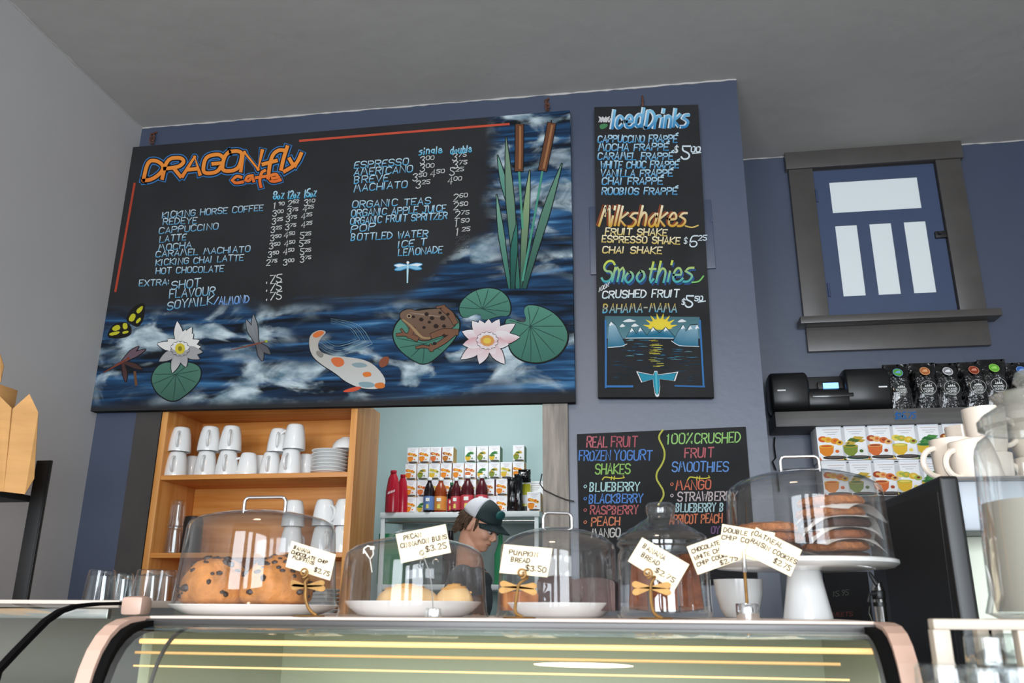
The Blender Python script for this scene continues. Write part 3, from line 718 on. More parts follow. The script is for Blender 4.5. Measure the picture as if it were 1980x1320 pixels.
script(P, 'Milkshakes', 1158, 437, 1327, 438, 38, 4.2, 'fff3cf', 'd8a52a', '8a4526', off=(-4, -2))
P.stroke([(1325, 437), (1338, 441), (1350, 436)], 2.6, 'e0c06a', 3)
P.build('title_lettering', ib, 'yellow script of milkshakes'); P = Paint(YI)
script(P, 'Smoothies', 1162, 545, 1340, 546, 40, 4.2, 'd3dc4d', '3fb0b4', '31558c', off=(3, 4)); P.stroke([(1338, 546), (1352, 545), (1360, 534)], 3, '7fc76a', 3)
P.build('title_lettering', ib, 'green script of smoothies')
P = Paint(YI)
lines(P, [('CAPPUCCINO FRAPP\u00c9', 1155.8, 275.2, 1309, 275.2), ('MOCHA FRAPP\u00c9', 1157, 291.9, 1292, 290.6), ('CARAMEL FRAPP\u00c9', 1155.8, 308.3, 1301, 309), ('WHITE CHOC FRAPP\u00c9', 1161, 325.6, 1312, 325),
 ('VANILLA FRAPP\u00c9', 1161, 341.5, 1300, 341), ('CHAI FRAPP\u00c9', 1163.8, 356.9, 1281, 356.9), ('ROOBIOS FRAPP\u00c9', 1163.8, 375.8, 1309, 376)], 'bfe0ef', '3f97cc', 2.5, 13)
P.build('item_lettering', ib, 'pale blue frappe names'); P = Paint(YI)
lines(P, [('FRUIT SHAKE', 1170.4, 453.7, 1289, 456), ('ESPRESSO SHAKE', 1163.8, 468.2, 1314, 472), ('CHAI SHAKE', 1165, 489, 1279, 490.5)], 'fff3cf', 'd9bd62', 2.5, 12.5)
P.build('item_lettering', ib, 'pale yellow shake names'); P = Paint(YI)
lines(P, [('CRUSHED FRUIT', 1164.8, 576, 1312, 574)], 'f2f3f0', 'c9dfe6', 2.6, 14)
lines(P, [('BAHAMA-MAMA', 1166, 604, 1308, 603)], 'd9b84c', '4aa5c9', 2.6, 16)
P.text('100%', 1157, 565, 1177, 554, 8, 1.3, lin('e8e8e6'), 1, .3)
P.build('item_lettering', ib, 'white smoothie names')
P = Paint(YI)
def pr2(d, x, y, h, s, x2, w_):
    P.text('$', d[0], d[1], d[0]+6, d[1], h*.5, w_*.55, lin('dfe8ec'), 1); P.text(d[2], x, y, x+h*.62, y, h, w_, lin('dce9ef'), 1)
    P.text(s, x2, y-h*.58, x2+h*.72, y-h*.6, h*.42, w_*.75, lin('dce9ef'), 1)
pr2((1304, 295, '5'), 1317, 308, 24, '00', 1336, 3.2); P.stroke([(1339, 297), (1355, 295)], 2, 'dce9ef', 1)
P.build('price_lettering', ib); P = Paint(YI)
pr2((1322, 471, '6'), 1333, 478, 22, '25', 1350, 2.4)
P.build('price_lettering', ib); P = Paint(YI)
pr2((1318, 589, '5'), 1325, 594, 21, '50', 1343, 3); P.stroke([(1350, 584), (1364, 582)], 2.2, 'dce9ef', 1)
P.build('price_lettering', ib)
P = Paint(YI)
for i, x in enumerate((1160, 1166, 1172, 1178)): blade(P, (x-3+i*1.5, 225), (1169, 236), 5, 'f2f0ee', 'd8d4d2', 1, 0, None)
for i in range(5): P.stroke([(1158+i*5, 236), (1160+i*5, 230), (1162+i*5, 236)], 2, 'eceae8', 1)
P.poly([(1158, 243), (1166, 239), (1176, 240), (1173, 247), (1162, 251)], '4d8a5a', 1, 1)
P.build('lily_emblem', ib, 'small white lily emblem')
P = Paint(YI)
P.poly([I2(205, 540), I2(960, 548), I2(965, 720), I2(205, 720)], grad(610, 655, '3d5f68', '5f8c95', YI), 1)
for k in range(17):
    a_ = PI*(k+.2)/16.4; r_ = 30 if k % 2 else 21; c = I2(645, 640)
    blade(P, (c[0]+r_*1.15*math.cos(a_), c[1]-r_*math.sin(a_)), c, 5, 'e2c746', 'f0d640', 2, 0, None, 1)
c = I2(645, 640); P.poly([(c[0]+12*math.cos(k*PI/9), c[1]-12*math.sin(k*PI/9)) for k in range(10)], 'f0d745', 3)
for pts in ([(225, 780), (235, 620), (255, 580), (290, 610), (330, 690), (370, 765), (330, 785)], [(370, 715), (420, 630), (455, 680), (487, 628), (540, 690), (588, 625), (640, 672), (690, 625), (765, 705), (750, 718)], [(745, 745), (790, 660), (828, 605), (850, 660), (885, 610), (945, 605), (950, 780), (800, 775)]):
    ys = [I2(*p)[1] for p in pts]; P.poly([I2(*p) for p in pts], '12191c', 4); P.poly([(I2(*p)[0], I2(*p)[1]+1.6) for p in pts], grad(min(ys), max(ys), 'b9d6e0', '1f6f8d', YI), 4.5)
for x, y in ((255, 585), (420, 635), (487, 632), (588, 630), (690, 630), (828, 612), (885, 618), (940, 612)):
    p = I2(x, y); P.poly([(p[0], p[1]), (p[0]+4.5, p[1]+8), (p[0]+1, p[1]+6), (p[0]-2, p[1]+9), (p[0]-4, p[1]+7)], 'eef2f2', 5)
P.stroke([I2(370, 718), I2(560, 716), I2(750, 718)], 1.4, 'dfe7e8', 5.5); P.stroke([I2(230, 792), I2(340, 785), I2(380, 765)], 1.3, 'dfe7e8', 5.5); P.stroke([I2(735, 740), I2(770, 765), I2(800, 780), I2(955, 785)], 1.3, 'dfe7e8', 5.5)
for x, y, s_ in ((400, 580, 60), (445, 617, 35), (345, 620, 25), (820, 582, 40)): P.poly([I2(x-s_, y+8), I2(x-s_*.5, y-8), I2(x, y-18), I2(x+s_*.5, y-6), I2(x+s_, y+2), I2(x, y+10)], 'e9eceb', 2.5, 1)
rnd = random.Random(3)
for i in range(95):
    y = rnd.uniform(725, 1060); x = rnd.uniform(240, 940); l_ = rnd.uniform(25, 90); cc = rnd.choice(['1f4d66', '2a6a88', '3f88a6', '20405c', '6fa0ad'] if y < 900 else ['16303f', '1d3a50', '25506a', '1a2a36'])
    P.stroke([I2(x, y), I2(x+l_*.5, y+rnd.uniform(-4, 4)), I2(x+l_, y)], rnd.uniform(.8, 1.8), cc, 1.5, .4)
for i in range(30):
    y = rnd.uniform(728, 960); x = 612+rnd.uniform(-45, 35)*(1.2 if y > 850 else .8); P.stroke([I2(x-25, y), I2(x+25, y+rnd.uniform(-5, 5))], 1.5, rnd.choice(['c9b83c', 'd9cc4e', '8f8d3a']), 2.2, .5)
P.stroke([I2(210, 578), I2(213, 850), I2(212, 1110)], 3.6, '3f78b4', 5, smooth=False); P.stroke([I2(962, 578), I2(978, 850), I2(992, 1105)], 3.6, '3f78b4', 5, smooth=False); P.stroke([I2(210, 1102), I2(425, 1102)], 4, '3f78b4', 5); P.stroke([I2(765, 1098), I2(1000, 1104)], 3.4, '3a6ca2', 5)
P.build('painted_landscape', ib, 'painted lake, snowy peaks and rising sun')
P = Paint(YI)
out = [(455, 982), (590, 1010), (600, 980), (622, 980), (630, 1008), (790, 985), (765, 1060), (640, 1045), (645, 1110), (636, 1180), (620, 1188), (606, 1175), (592, 1100), (588, 1045), (495, 1072)]
P.poly([I2(*p) for p in out], 'eceeee', 6); c = (612, 1040)
P.poly([I2(c[0]+(x-c[0])*.93, c[1]+(y-c[1])*.86) for x, y in out], '11181b', 6.5)
P.poly([I2(c[0]+(x-c[0])*.90, c[1]+(y-c[1])*.80) for x, y in out], '2f93ad', 7)
P.stroke([I2(612, 990), I2(614, 1060), I2(622, 1165)], 3.4, '57bccb', 7.5)
P.build('dragonfly_emblem', ib, 'teal dragonfly emblem edged in white')

# ------------------------------------------------------------------ small chalkboard of shakes and smoothies
YK = W-.02
sb = board('chalkboard', 'chalkboard on the wall listing fruit shakes and smoothies in coloured chalk, behind the cake domes', 'chalkboard', [(1115.5, 839), (1442, 824.5), (1466, 1130), (1121, 1130)], YK, .014, MATS['chalk_black'])
K = lambda x, y: Z(x, y, 1080, 800, .2121)
P = Paint(YK)
for t, x0, y0, x1, y1, h, cc in [('REAL', 258, 305, 440, 302, 95, 'c9707a'), ('FRUIT', 480, 300, 715, 298, 92, 'b7606a'), ('FROZEN', 187, 425, 470, 422, 88, '5b8ad0'), ('YOGURT', 505, 422, 850, 420, 90, '5b8ad0'), ('SHAKES', 335, 548, 650, 545, 90, '9ac96a'),
  ('BLUEBERRY', 285, 705, 735, 700, 78, 'b9e0df'), ('BLACKBERRY', 280, 812, 765, 808, 78, '5d8fd6'), ('RASPBERRY', 290, 915, 722, 910, 75, 'c06a6c'), ('PEACH', 300, 1020, 555, 1015, 75, 'e08a66'), ('MANGO', 300, 1125, 560, 1120, 75, 'd8d4cc'),
  ('100%', 985, 275, 1215, 268, 90, '9ccf78'), ('CRUSHED', 1240, 272, 1655, 255, 90, '9ccf78'), ('FRUIT', 1150, 400, 1410, 392, 85, 'c46a70'), ('SMOOTHIES', 1035, 525, 1545, 524, 85, '6b98d8'),
  ('MANGO', 1070, 690, 1385, 686, 80, 'd9775a'), ('STRAWBERRY', 1085, 795, 1625, 786, 80, 'cfc0c0'), ('BLUEBERRY B', 1070, 892, 1502, 888, 75, 'b5d5da'), ('APRICOT PEACH', 1010, 1003, 1488, 990, 78, 'd9805c'), ('OY', 1392, 1090, 1465, 1085, 60, '7d5c86')]:
    if t == '100%': P.build('chalk_lettering', sb, 'coloured chalk list of frozen yogurt shakes'); P = Paint(YK)
    a_, b_ = K(x0, y0), K(x1, y1); P.text(t, *a_, *b_, h*.2121, 2.6, lin(cc), 1, .06, .04)
for y, cc in ((655, 'b9e0df'), (765, '5d8fd6'), (870, 'c06a6c'), (980, 'e08a66')): P.text('o', *K(230, y+20), *K(262, y+20), 11, 1.6, lin(cc), 1)
for y, cc in ((635, 'd9775a'), (738, 'cfc0c0')): P.text('o', *K(1020, y+20), *K(1052, y+20), 11, 1.6, lin(cc), 1)
for ox in (400, 1178):
    P.stroke([K(ox, 600), K(ox+18, 572), K(ox+70, 582), K(ox+150, 590), K(ox+200, 580), K(ox+190, 565)], 2.2, 'd9d04c', 1); P.stroke([K(ox+85, 570), K(ox+80, 600)], 1.8, 'd9d04c', 1); P.stroke([K(ox+110, 568), K(ox+105, 600)], 1.8, 'd9d04c', 1)
P.build('chalk_lettering', sb, 'coloured chalk list of crushed fruit smoothies')
P = Paint(YK)
P.stroke([K(*p) for p in [(950, 148), (918, 190), (915, 230), (945, 285), (968, 340), (965, 410), (935, 475), (895, 530), (890, 590), (920, 640), (955, 695), (960, 745), (935, 790), (910, 830)]], 3.4, 'c2c255', 1)
P.build('divider_line', sb, 'wavy yellow chalk line')
# loose cable along the old wooden post
pts = [(1048, 916), (1044, 935), (1052, 947), (1075, 958), (1095, 966), (1110, 969)]
g = G(); g.tube([at(x, y, W-.03)+Vector((0, 0, 0)) for x, y in pts], .0028, 6); tag(obj('cable', g, MATS['wire']), 'thin grey cable looping over the weathered wooden post', 'cable')
pts = [(1498, 845), (1497, 862), (1500, 885), (1494, 892), (1503, 915), (1507, 950)]
g = G(); g.tube([at(x, y, WR-.02) for x, y in pts], .0035, 6); tag(obj('cable', g, MATS['black_paint']), 'black cable hanging down the set-back wall under the shelf', 'cable')
nums = ['first', 'second', 'third', 'fourth', 'fifth', 'sixth', 'seventh', 'eighth', 'ninth', 'tenth']

# ------------------------------------------------------------------ pine hutch standing in the opening
HX0, HX1, HY0, HY1 = -2.033, -1.152, W, 3.61
hu = thing('hutch', 'open pine hutch with shelves of white mugs, below the big menu board', 'shelf unit', ((HX0+HX1)/2, HY0, 0))
HZ = 2.145
def hpart(n, a, b, m): g = G(); g.box(a, b, None, .002); return obj(n, g, MATS[m], hu)
hpart('side_panel', (HX0, HY0, .9), (HX0+.028, HY1, HZ), 'pine'); hpart('side_panel', (HX1-.028, HY0, .9), (HX1, HY1, HZ), 'pine')
hpart('top_panel', (HX0+.028, HY0, HZ-.028), (HX1-.028, HY1, HZ), 'pine_across')
hpart('back_panel', (HX0+.028, HY1-.012, .9), (HX1-.028, HY1, HZ-.028), 'pine_across')
SZ1, SZ2, SZ3 = 1.832, 1.512, 1.235
for z in (SZ1, SZ2, SZ3): hpart('shelf', (HX0+.028, HY0+.004, z-.02), (HX1-.028, HY1-.012, z), 'pine_across')
hpart('base', (HX0, HY0+.03, 0), (HX1, HY1, .9), 'pine')

# mugs: turned upside down, tapering towards the foot
MH = .108
def mug_body(h=MH, r=.0475):
    g = G()
    g.lathe([(r-.004, .004), (r, 0), (r+.0005, .01), (r*.97, h*.35), (r*.86, h*.72), (r*.74, h*.93), (r*.68, h-.002), (r*.60, h), (r*.56, h-.003), (0, h-.004)], n=36, caps=False)
    g.lathe([(r-.004, .004), (r*.92, h*.35), (r*.8, h*.72), (r*.66, h*.9), (0, h*.93)], n=36, caps=False)
    return g
def mug_handle(h=MH, r=.0475):
    g = G(); pts = []
    for k in range(13):
        a = -PI/2+PI*k/12; pts.append((r*.86+.031*math.cos(a)-(.004 if k > 8 else 0), 0, h*.47+h*.30*math.sin(a)))
    g.tube(pts, .0058, 8); return g
mugA = thing('mug', 'x', 'mug', (0, 0, 0), 'white mugs stored upside down in the hutch')
obj('body', mug_body(), MATS['china'], mugA); obj('handle', mug_handle(), MATS['china'], mugA)
first = [mugA]
def put(first, x, y, z, rz, label, sc=1.0, group=None):
    o = first.pop() if first else None
    if o is None: o = dup(proto['mug'], (x, y, z), label, rz, sc, group)
    else: o.location = (x, y, z); o.rotation_euler = (0, 0, rz); o['label'] = label; o.scale = (sc,)*3; WL[o.name] = Vector((x, y, z))
    return o
proto = {'mug': mugA}
HF = lambda px, py, Y: at(px, py, Y)
def mug_at(px, Y, z, rz, label, sc=1.0): return put(first, at(px, 900, Y).x, Y, z, rz, label, sc)
YM = 3.365
def leanx(px0, z): return px0
FRONT = -1.12
mug_at(341.5, YM, SZ1, FRONT-.25, 'white mug upside down, foot of the leftmost stack on the upper hutch shelf')
x1 = at(341.5, 900, YM).x
put(first, x1+.004, YM, SZ1+MH, FRONT-.15, 'white mug upside down, top of the leftmost stack on the upper hutch shelf')
for i, (px, a1, a2) in enumerate(((398, -.2, -.1), (439.5, -.2, -.1))):
    nm = ['second stack from the left', 'third stack from the left'][i]
    mug_at(px, YM, SZ1, FRONT+a1, f'white mug at the foot of the {nm}, upper hutch shelf')
    put(first, at(px, 900, YM).x+.004, YM, SZ1+MH, FRONT+a2, f'white mug on top of the {nm}, upper hutch shelf')
mug_at(479.5, YM+.02, SZ1, PI+.5, 'single white mug upside down in the middle of the upper hutch shelf', .93)
mug_at(372, YM+.11, SZ1, 0.6, 'white mug half hidden behind the two leftmost mug stacks of the hutch')
mug_at(505, YM+.10, SZ1, 2.2, 'white mug half hidden behind the single mug of the upper hutch shelf', .95)
mug_at(523.5, YM+.03, SZ1, FRONT-.3, 'white mug upside down at the foot of the fourth stack of the upper hutch shelf', .95)
put(first, at(523.5, 900, YM).x+.01, YM+.03, SZ1+MH*.95, FRONT-.1, 'white mug upside down on top of the fourth stack of the upper hutch shelf', .95)
mug_at(562, YM, SZ1, FRONT-.45, 'white mug upside down under another one, next to the plates of the hutch')
put(first, at(562, 900, YM).x+.008, YM, SZ1+MH, PI, 'white mug upside down with handle pointing left, on the stack next to the plates')
mug_at(591, YM+.09, SZ1, 2.6, 'white mug half hidden behind the stack of plates', .95)
# plates
def plate(r=.078):
    g = G(); g.lathe([(0, .0), (r*.6, 0), (r*.64, .003), (r*.98, .0105), (r, .013), (r*.97, .0135), (r*.62, .006), (0, .005)], n=48, caps=False); return g
pl = tag(obj('plate', plate(), MATS['china']), 'x', 'plate', 'small white plates stacked in the hutch')
px_, py_ = at(636, 918, 3.385).x, 3.385
ordn = ['lowest', 'second from the bottom', 'third from the bottom', 'middle', 'third from the top', 'second from the top', 'topmost']
for i in range(7):
    o = pl if i == 0 else dup(pl, (0, 0, 0), '')
    o.location = (px_+random.uniform(-.002, .002), py_, SZ1+.0155*i*.96); o['label'] = f'small white plate, {ordn[i]} of the stack on the upper hutch shelf'
b = dup(pl, (at(668, 885, 3.42).x, 3.42, SZ1+.112), 'white bowl turned over on top of the stack of plates')
b.name = 'bowl'; b['category'] = 'bowl'; del b['group']
g = G(); g.lathe([(.062, 0), (.06, .012), (.048, .035), (.028, .048), (.024, .052), (0, .052)], n=40, caps=False); b.data = g.mesh('bowl', MATS['china'])

# lower shelf of the hutch
def tumbler(h, r0, r1, flutes=0):
    g = G(); n = 40
    prof = [(0, .002), (r0*.9, 0), (r0, .003), (r0+(r1-r0)*.3, h*.3), (r1, h), (r1-.0022, h), (r0*.98-.001, h*.15), (0, .008)]
    g.lathe(prof, n=n, caps=False)
    if flutes:
        for i, v in enumerate(g.v):
            a = math.atan2(v[1], v[0]); k = 1+.045*math.cos(flutes*a)*(1 if v[2] > .01 else .3); g.v[i] = (v[0]*k, v[1]*k, v[2])
    return g
tg = tag(obj('tumbler', tumbler(.115, .030, .038).xf(Matrix.Rotation(PI, 4, 'X')).xf(Matrix.Translation((0, 0, .115))), MATS['clear_glass']), 'clear tumbler upside down, lower of the stack beside the black flask', 'glass', 'tumblers stacked in the hutch')
tx = at(332, 1065, 3.36).x; tg.location = (tx, 3.36, SZ2)
dup(tg, (tx+.004, 3.36, SZ2+.105), 'clear tumbler upside down, upper of the stack beside the black flask')
fl = thing('flask', 'black flask with steel handle on the lower hutch shelf', 'flask', (at(368, 1065, 3.40).x, 3.40, SZ2))
fx = fl.location.x
g = G(); g.lathe([(.040, 0), (.042, .01), (.040, .13), (.035, .155), (0, .16)], (fx, 3.40, SZ2), 32); obj('body', g, MATS['black_plastic'], fl)
g = G(); g.tube([(fx+.01, 3.362, SZ2+.125), (fx+.02, 3.335, SZ2+.12), (fx+.018, 3.33, SZ2+.06), (fx+.008, 3.335, SZ2+.015), (fx, 3.36, SZ2+.012)], .006); obj('handle', g, MATS['steel'], fl)
for i, (px, y, rz, n, lb) in enumerate(((562, 3.38, 1.2, 2, 'stack right of the muffin dome handle'), (622, 3.37, -.9, 2, 'stack between two others'), (662, 3.37, 2.6, 2, 'stack against the right side'))):
    for k in range(n):
        put(first, at(px, 1065, y).x, y, SZ2+MH*k, rz+.3*k, f'white mug, {"foot" if k == 0 else "top"} of the {lb} on the lower shelf')
# side plates on the bottom shelf
for i in range(9):
    dup(pl, (at(622, 1150, 3.38).x, 3.38, SZ3+.0152*i), f'white plate, {nums[i]} from the bottom of the low stack behind the muffin dome', scale=1.15, group='white plates stacked low in the hutch')

# ------------------------------------------------------------------ kitchen: wall shelf with tea and juice
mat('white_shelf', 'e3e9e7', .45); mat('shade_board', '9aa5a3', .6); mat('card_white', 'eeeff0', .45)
KZ = at(880, 989, 4.86).z; KY = 4.86
sx0, sx1 = at(735, 989, KY).x, at(1043, 989, KY).x
ks = thing('wire_shelf', 'white kitchen shelf unit behind the serving opening, loaded with tea boxes and juice', 'shelf unit', ((sx0+sx1)/2, KY, 0))
def kp(n, a, b, m='white_shelf', bev=.003): g = G(); g.box(a, b, None, bev); return obj(n, g, MATS[m], ks)

kp('shelf_board', (sx0, KY, KZ-.032), (sx1, KY+.42, KZ)); kp('shelf_board', (sx0, KY+.02, 1.40), (sx1, KY+.42, 1.43))
for x in (sx0+.006, sx1-.03):
    for y in (KY+.004, KY+.39): kp('post', (x, y, 0), (x+.024, y+.024, KZ-.03))
g = G(); g.tube([(sx0+.02, KY+.012, KZ-.055), (sx1-.02, KY+.012, KZ-.055)], .005); g.tube([(sx0+.03, KY+.012, KZ-.055), (sx0+.14, KY+.35, KZ-.04)], .005); obj('brace', g, MATS['steel'], ks)
kp('shade_panel', (sx0+.03, KY+.405, 1.43), (sx1-.03, KY+.415, KZ-.033), 'shade_board')  # grey panel added to paint the shaded wall below the shelf
FR = {'orange': ('e58a2c', 'd9662a', 'e8b43a'), 'peach': ('d8703c', 'a8472a', 'e6b06a'), 'lemon': ('e0b53a', 'e8d060', 'a9b04a'), 'mint': ('d6b23c', '2f6b3a', '4f8a46'), 'green': ('7f8f3a', '4a6a2e', 'c7a742'), 'spice': ('b5702e', '8f4a22', 'e0b070')}
def fruit_print(w, h, kind, y=-.0006):
    """cup of tea, saucer and fruit printed on the lower front of a carton of width w and height h"""
    a, b, c = FR[kind]; g = G(); g.flat2d = True; k = [0]
    def poly(pts, col):
        k[0] += 1; g.add([(x*w, y-.00005*k[0]*(w/.12), z*h) for x, z in pts], [tuple(range(len(pts)))], lin(col))
    def ell(cx, cz, rx, rz, col, n=14, a0=0, a1=2*PI): poly([(cx+rx*math.cos(a0+(a1-a0)*i/n), cz+rz*math.sin(a0+(a1-a0)*i/n)) for i in range(n if a1-a0 > 6 else n+1)], col)
    poly([(-.46, .93), (.46, .93), (.46, .96), (-.46, .96)], 'dfe2ea')
    for i, (x0, x1, z) in enumerate(((-.28, .3, .86), (-.22, .24, .79), (-.12, .16, .73))): poly([(x0, z), (x1, z), (x1, z+.014), (x0, z+.014)], 'b9b6bf' if i else 'c7a9a4')
    if kind in ('mint', 'green'):
        for i in range(9):
            t = i*.7; cx, cz = -.02+.22*math.cos(t), .53+.09*math.sin(t*1.3); poly([(cx-.16, cz-.02), (cx-.03, cz+.055), (cx+.15, cz+.03), (cx+.02, cz-.04)], b if i % 2 else c)
    else:
        for i, (cx, cz, r) in enumerate(((-.30, .60, .16), (-.12, .58, .15), (.12, .54, .16), (.27, .49, .13))): ell(cx, cz, r, r*.55, (b, c, a, c)[i]); ell(cx+.01, cz+.01, r*.45, r*.25, (c, a, b, '7a3f26')[i])
    poly([(-.46, .40), (-.44, .22), (-.30, .12), (-.12, .12), (.02, .22), (.06, .40)], a); ell(-.20, .40, .26, .045, c); ell(-.20, .40, .2, .03, b)
    ell(.18, .24, .16, .1, 'e9e9e6'); ell(.16, .25, .07, .045, b)
    ell(.05, .075, .42, .055, '3b3430' if kind not in ('mint', 'green') else '28433a'); ell(.05, .09, .30, .03, '5d5450')
    poly([(-.47, .0), (-.40, .0), (-.47, .12)], b); poly([(.47, .0), (.1, .0), (.47, .04)], c)
    return g
def tea_proto(name, w, h, d, kind, side):
    g = G(); g.box((-w/2, 0, 0), (w/2, d, h), None, .0015)
    o = obj(name, g, MATS['card_white']); p = obj('fruit_print', fruit_print(w, h, kind), MATS['paint'], o)
    g = G(); g.box((w/2-.0004, .002, .002), (w/2+.0004, d-.002, h-.002)); obj('side_panel', g, MATS[side], o)
    return o
for kk, cc in (('side_orange', 'c8863a'), ('side_red', 'a8382a'), ('side_green', '4d6b45'), ('side_blue', '6d7f96'), ('side_gold', 'b9933c')): mat(kk, cc, .5)
PK = {}
KW, KH = .069, .099
rows_k = [   # kitchen shelf rows from the top: foot row in the picture, then (left, right, kind)
 ('top row', 440, [(430, 512, 'orange'), (517, 602, 'orange'), (606, 690, 'peach'), (695, 788, 'spice'), (872, 962, 'mint'), (966, 1055, 'green'), (1057, 1148, 'mint'), (1247, 1335, 'green')]),
 ('second row', 578, [(411, 498, 'orange'), (503, 590, 'green'), (594, 680, 'lemon'), (685, 770, 'orange'), (778, 866, 'orange'), (871, 960, 'peach'), (966, 1054, 'mint'), (1057, 1146, 'green'), (1150, 1238, 'lemon'), (1243, 1335, 'orange')]),
 ('third row', 718, [(411, 498, 'orange'), (503, 590, 'peach'), (594, 682, 'lemon'), (686, 772, 'orange'), (778, 866, 'spice'), (871, 960, 'orange'), (1010, 1106, 'peach'), (1113, 1206, 'orange')]),
 ('bottom row', 835, [(411, 496, 'orange'), (500, 585, 'mint'), (960, 1050, 'lemon'), (1055, 1112, 'peach'), (1115, 1205, 'orange')])]
kcol = {'orange': 'orange fruit', 'peach': 'red peach', 'lemon': 'yellow fruit', 'mint': 'mint leaf', 'green': 'dark leaf', 'spice': 'brown spice'}
K2 = lambda x, y: Z(x, y, 680, 780, .25)
Y_tea = 4.95
levels = [KZ+3*(KH+.0015), KZ+2*(KH+.0015), KZ+KH+.0015, KZ]
for ri, (rn, yb, cells) in enumerate(rows_k):
    for i, (l, r, kind) in enumerate(cells):
        pl_, pr_ = at(*K2(l, yb), Y_tea), at(*K2(r, yb), Y_tea)
        lab = f'{kcol[kind]} tea box, {nums[i]} from the left in the {rn} on the kitchen shelf'
        o = PK.get(kind)
        if o is None:
            o = PK[kind] = tea_proto('tea_box', KW, KH, .10, kind, {'orange': 'side_orange', 'peach': 'side_red', 'lemon': 'side_gold', 'mint': 'side_green', 'green': 'side_green', 'spice': 'side_gold'}[kind])
            tag(o, lab, 'tea box', 'tea boxes piled on the kitchen shelf'); o.location = ((pl_.x+pr_.x)/2, Y_tea, levels[ri])
        else: dup(o, ((pl_.x+pr_.x)/2, Y_tea, levels[ri]), lab)
for lab, l, r, yb, z, y in (('orange tea box alone at the right end of the kitchen shelf, in front', 1362, 1455, 820, KZ, 4.89),):
    o = dup(PK['orange'], ((at(*K2(l, yb), y).x+at(*K2(r, yb), y).x)/2, y, z), lab, scale=1.13)
o = dup(PK['spice'], ((at(*K2(1375, 800), 5.02).x+at(*K2(1450, 800), 5.02).x)/2, 5.02, KZ), 'pale grey tea box behind the black pouches on the kitchen shelf', scale=1.95)
# juice bottles
for kk, cc in (('juice_dark', '1d1014'), ('juice_amber', '8a3a14'), ('juice_red', '4a1018'), ('cap_white', 'e8ecec'), ('cap_green', '2f6b45'), ('label_blue', '5d7fb5'), ('label_orange', 'd88a3a'), ('label_red', 'c0404a'), ('syrup_red', 'a8182c'), ('pouch_yellow', 'd6cf2a')): mat(kk, cc, .25 if 'label' not in kk else .5)
def juice(px0, px1, yb, liquid, cap, lab, label, h=.205, y=4.885):
    cx = (at(*K2(px0, yb), y).x+at(*K2(px1, yb), y).x)/2; r = (at(*K2(px1, yb), y).x-at(*K2(px0, yb), y).x)/2
    t = thing('juice_bottle', label, 'bottle', (cx, y, KZ), 'juice bottles on the kitchen shelf')
    g = G(); g.lathe([(r*.9, 0), (r, .008), (r, h*.45), (r*.97, h*.5), (r*.98, h*.58), (r*.85, h*.7), (r*.5, h*.82), (r*.38, h*.87), (r*.38, h*.91)], (cx, y, KZ), 24); obj('body', g, MATS[liquid], t)
    g = G(); g.lathe([(r*.42, h*.91), (r*.44, h*.92), (r*.44, h-.002), (r*.4, h)], (cx, y, KZ), 20); obj('cap', g, MATS[cap], t)
    g = G(); g.lathe([(r*1.01, h*.06), (r*1.015, h*.07), (r*1.015, h*.44), (r*1.01, h*.45)], (cx, y, KZ), 24, caps=False); lb = obj('paper_label', g, MATS[lab], t)
    g = G(); g.flat2d = True
    g.add([(cx+dx*r, y-r*1.04, KZ+h*z) for dx, z in ((-.35, .30), (.35, .30), (.35, .40), (-.35, .40))], [(0, 1, 2, 3)], lin('f0efe8')); g.add([(cx+dx*r, y-r*1.04, KZ+h*z) for dx, z in ((-.25, .1), (.25, .1), (.2, .22), (-.2, .22))], [(0, 1, 2, 3)], lin('e8d86a')); obj('print', g, MATS['paint'], lb)
juice(553, 637, 830, 'juice_dark', 'cap_white', 'label_blue', 'dark juice bottle with blue label, leftmost of the juice bottles')
juice(635, 732, 830, 'juice_amber', 'cap_white', 'label_orange', 'amber juice bottle with orange label on the kitchen shelf', .205, 4.90)
juice(738, 800, 830, 'juice_dark', 'cap_green', 'label_red', 'small dark bottle with green cap behind the red labelled juice', .18, 4.93)
juice(765, 842, 830, 'juice_red', 'cap_white', 'label_red', 'dark red juice bottle with red label, next to the small green capped one', .20, 4.885)
juice(842, 945, 830, 'juice_red', 'cap_white', 'label_red', 'largest dark red juice bottle, behind the grey and green cap', .215, 4.89)
juice(957, 1053, 830, 'juice_red', 'cap_white', 'label_red', 'dark red juice bottle above the cap of the person, rightmost of the juice bottles', .215, 4.89)
for i, (l, r, h, y, lb) in enumerate(((258, 362, .25, 4.88, 'red plastic syrup jug at the left end of the kitchen shelf'), (358, 412, .235, 4.95, 'red plastic syrup jug half hidden behind the first one'))):
    cx = (at(*K2(l, 835), y).x+at(*K2(r, 835), y).x)/2; r_ = .042 if i == 0 else .036
    t = thing('syrup_jug', lb, 'bottle', (cx, y, KZ), 'red syrup jugs')
    g = G(); g.lathe([(r_*.95, 0), (r_, .01), (r_*.98, h*.5), (r_*.72, h*.8), (r_*.42, h*.92), (r_*.4, h*.94)], (cx, y, KZ), 28, sy=.8); obj('body', g, MATS['syrup_red'], t)
    g = G(); g.lathe([(r_*.45, h*.94), (r_*.45, h-.002), (r_*.4, h)], (cx, y, KZ), 20); obj('cap', g, MATS['syrup_red'], t)
    if i == 0:
        g = G(); g.flat2d = True
        for k in range(5): x = cx-.02+k*.009; g.add([(x, y-r_*.83, KZ+.105+k*.003), (x+.006, y-r_*.83, KZ+.107+k*.003), (x+.008, y-r_*.83, KZ+.121+k*.003), (x+.003, y-r_*.83, KZ+.119+k*.003)], [(0, 1, 2, 3)], lin('efe6e6'))
        obj('lettering', g, MATS['paint'], t)
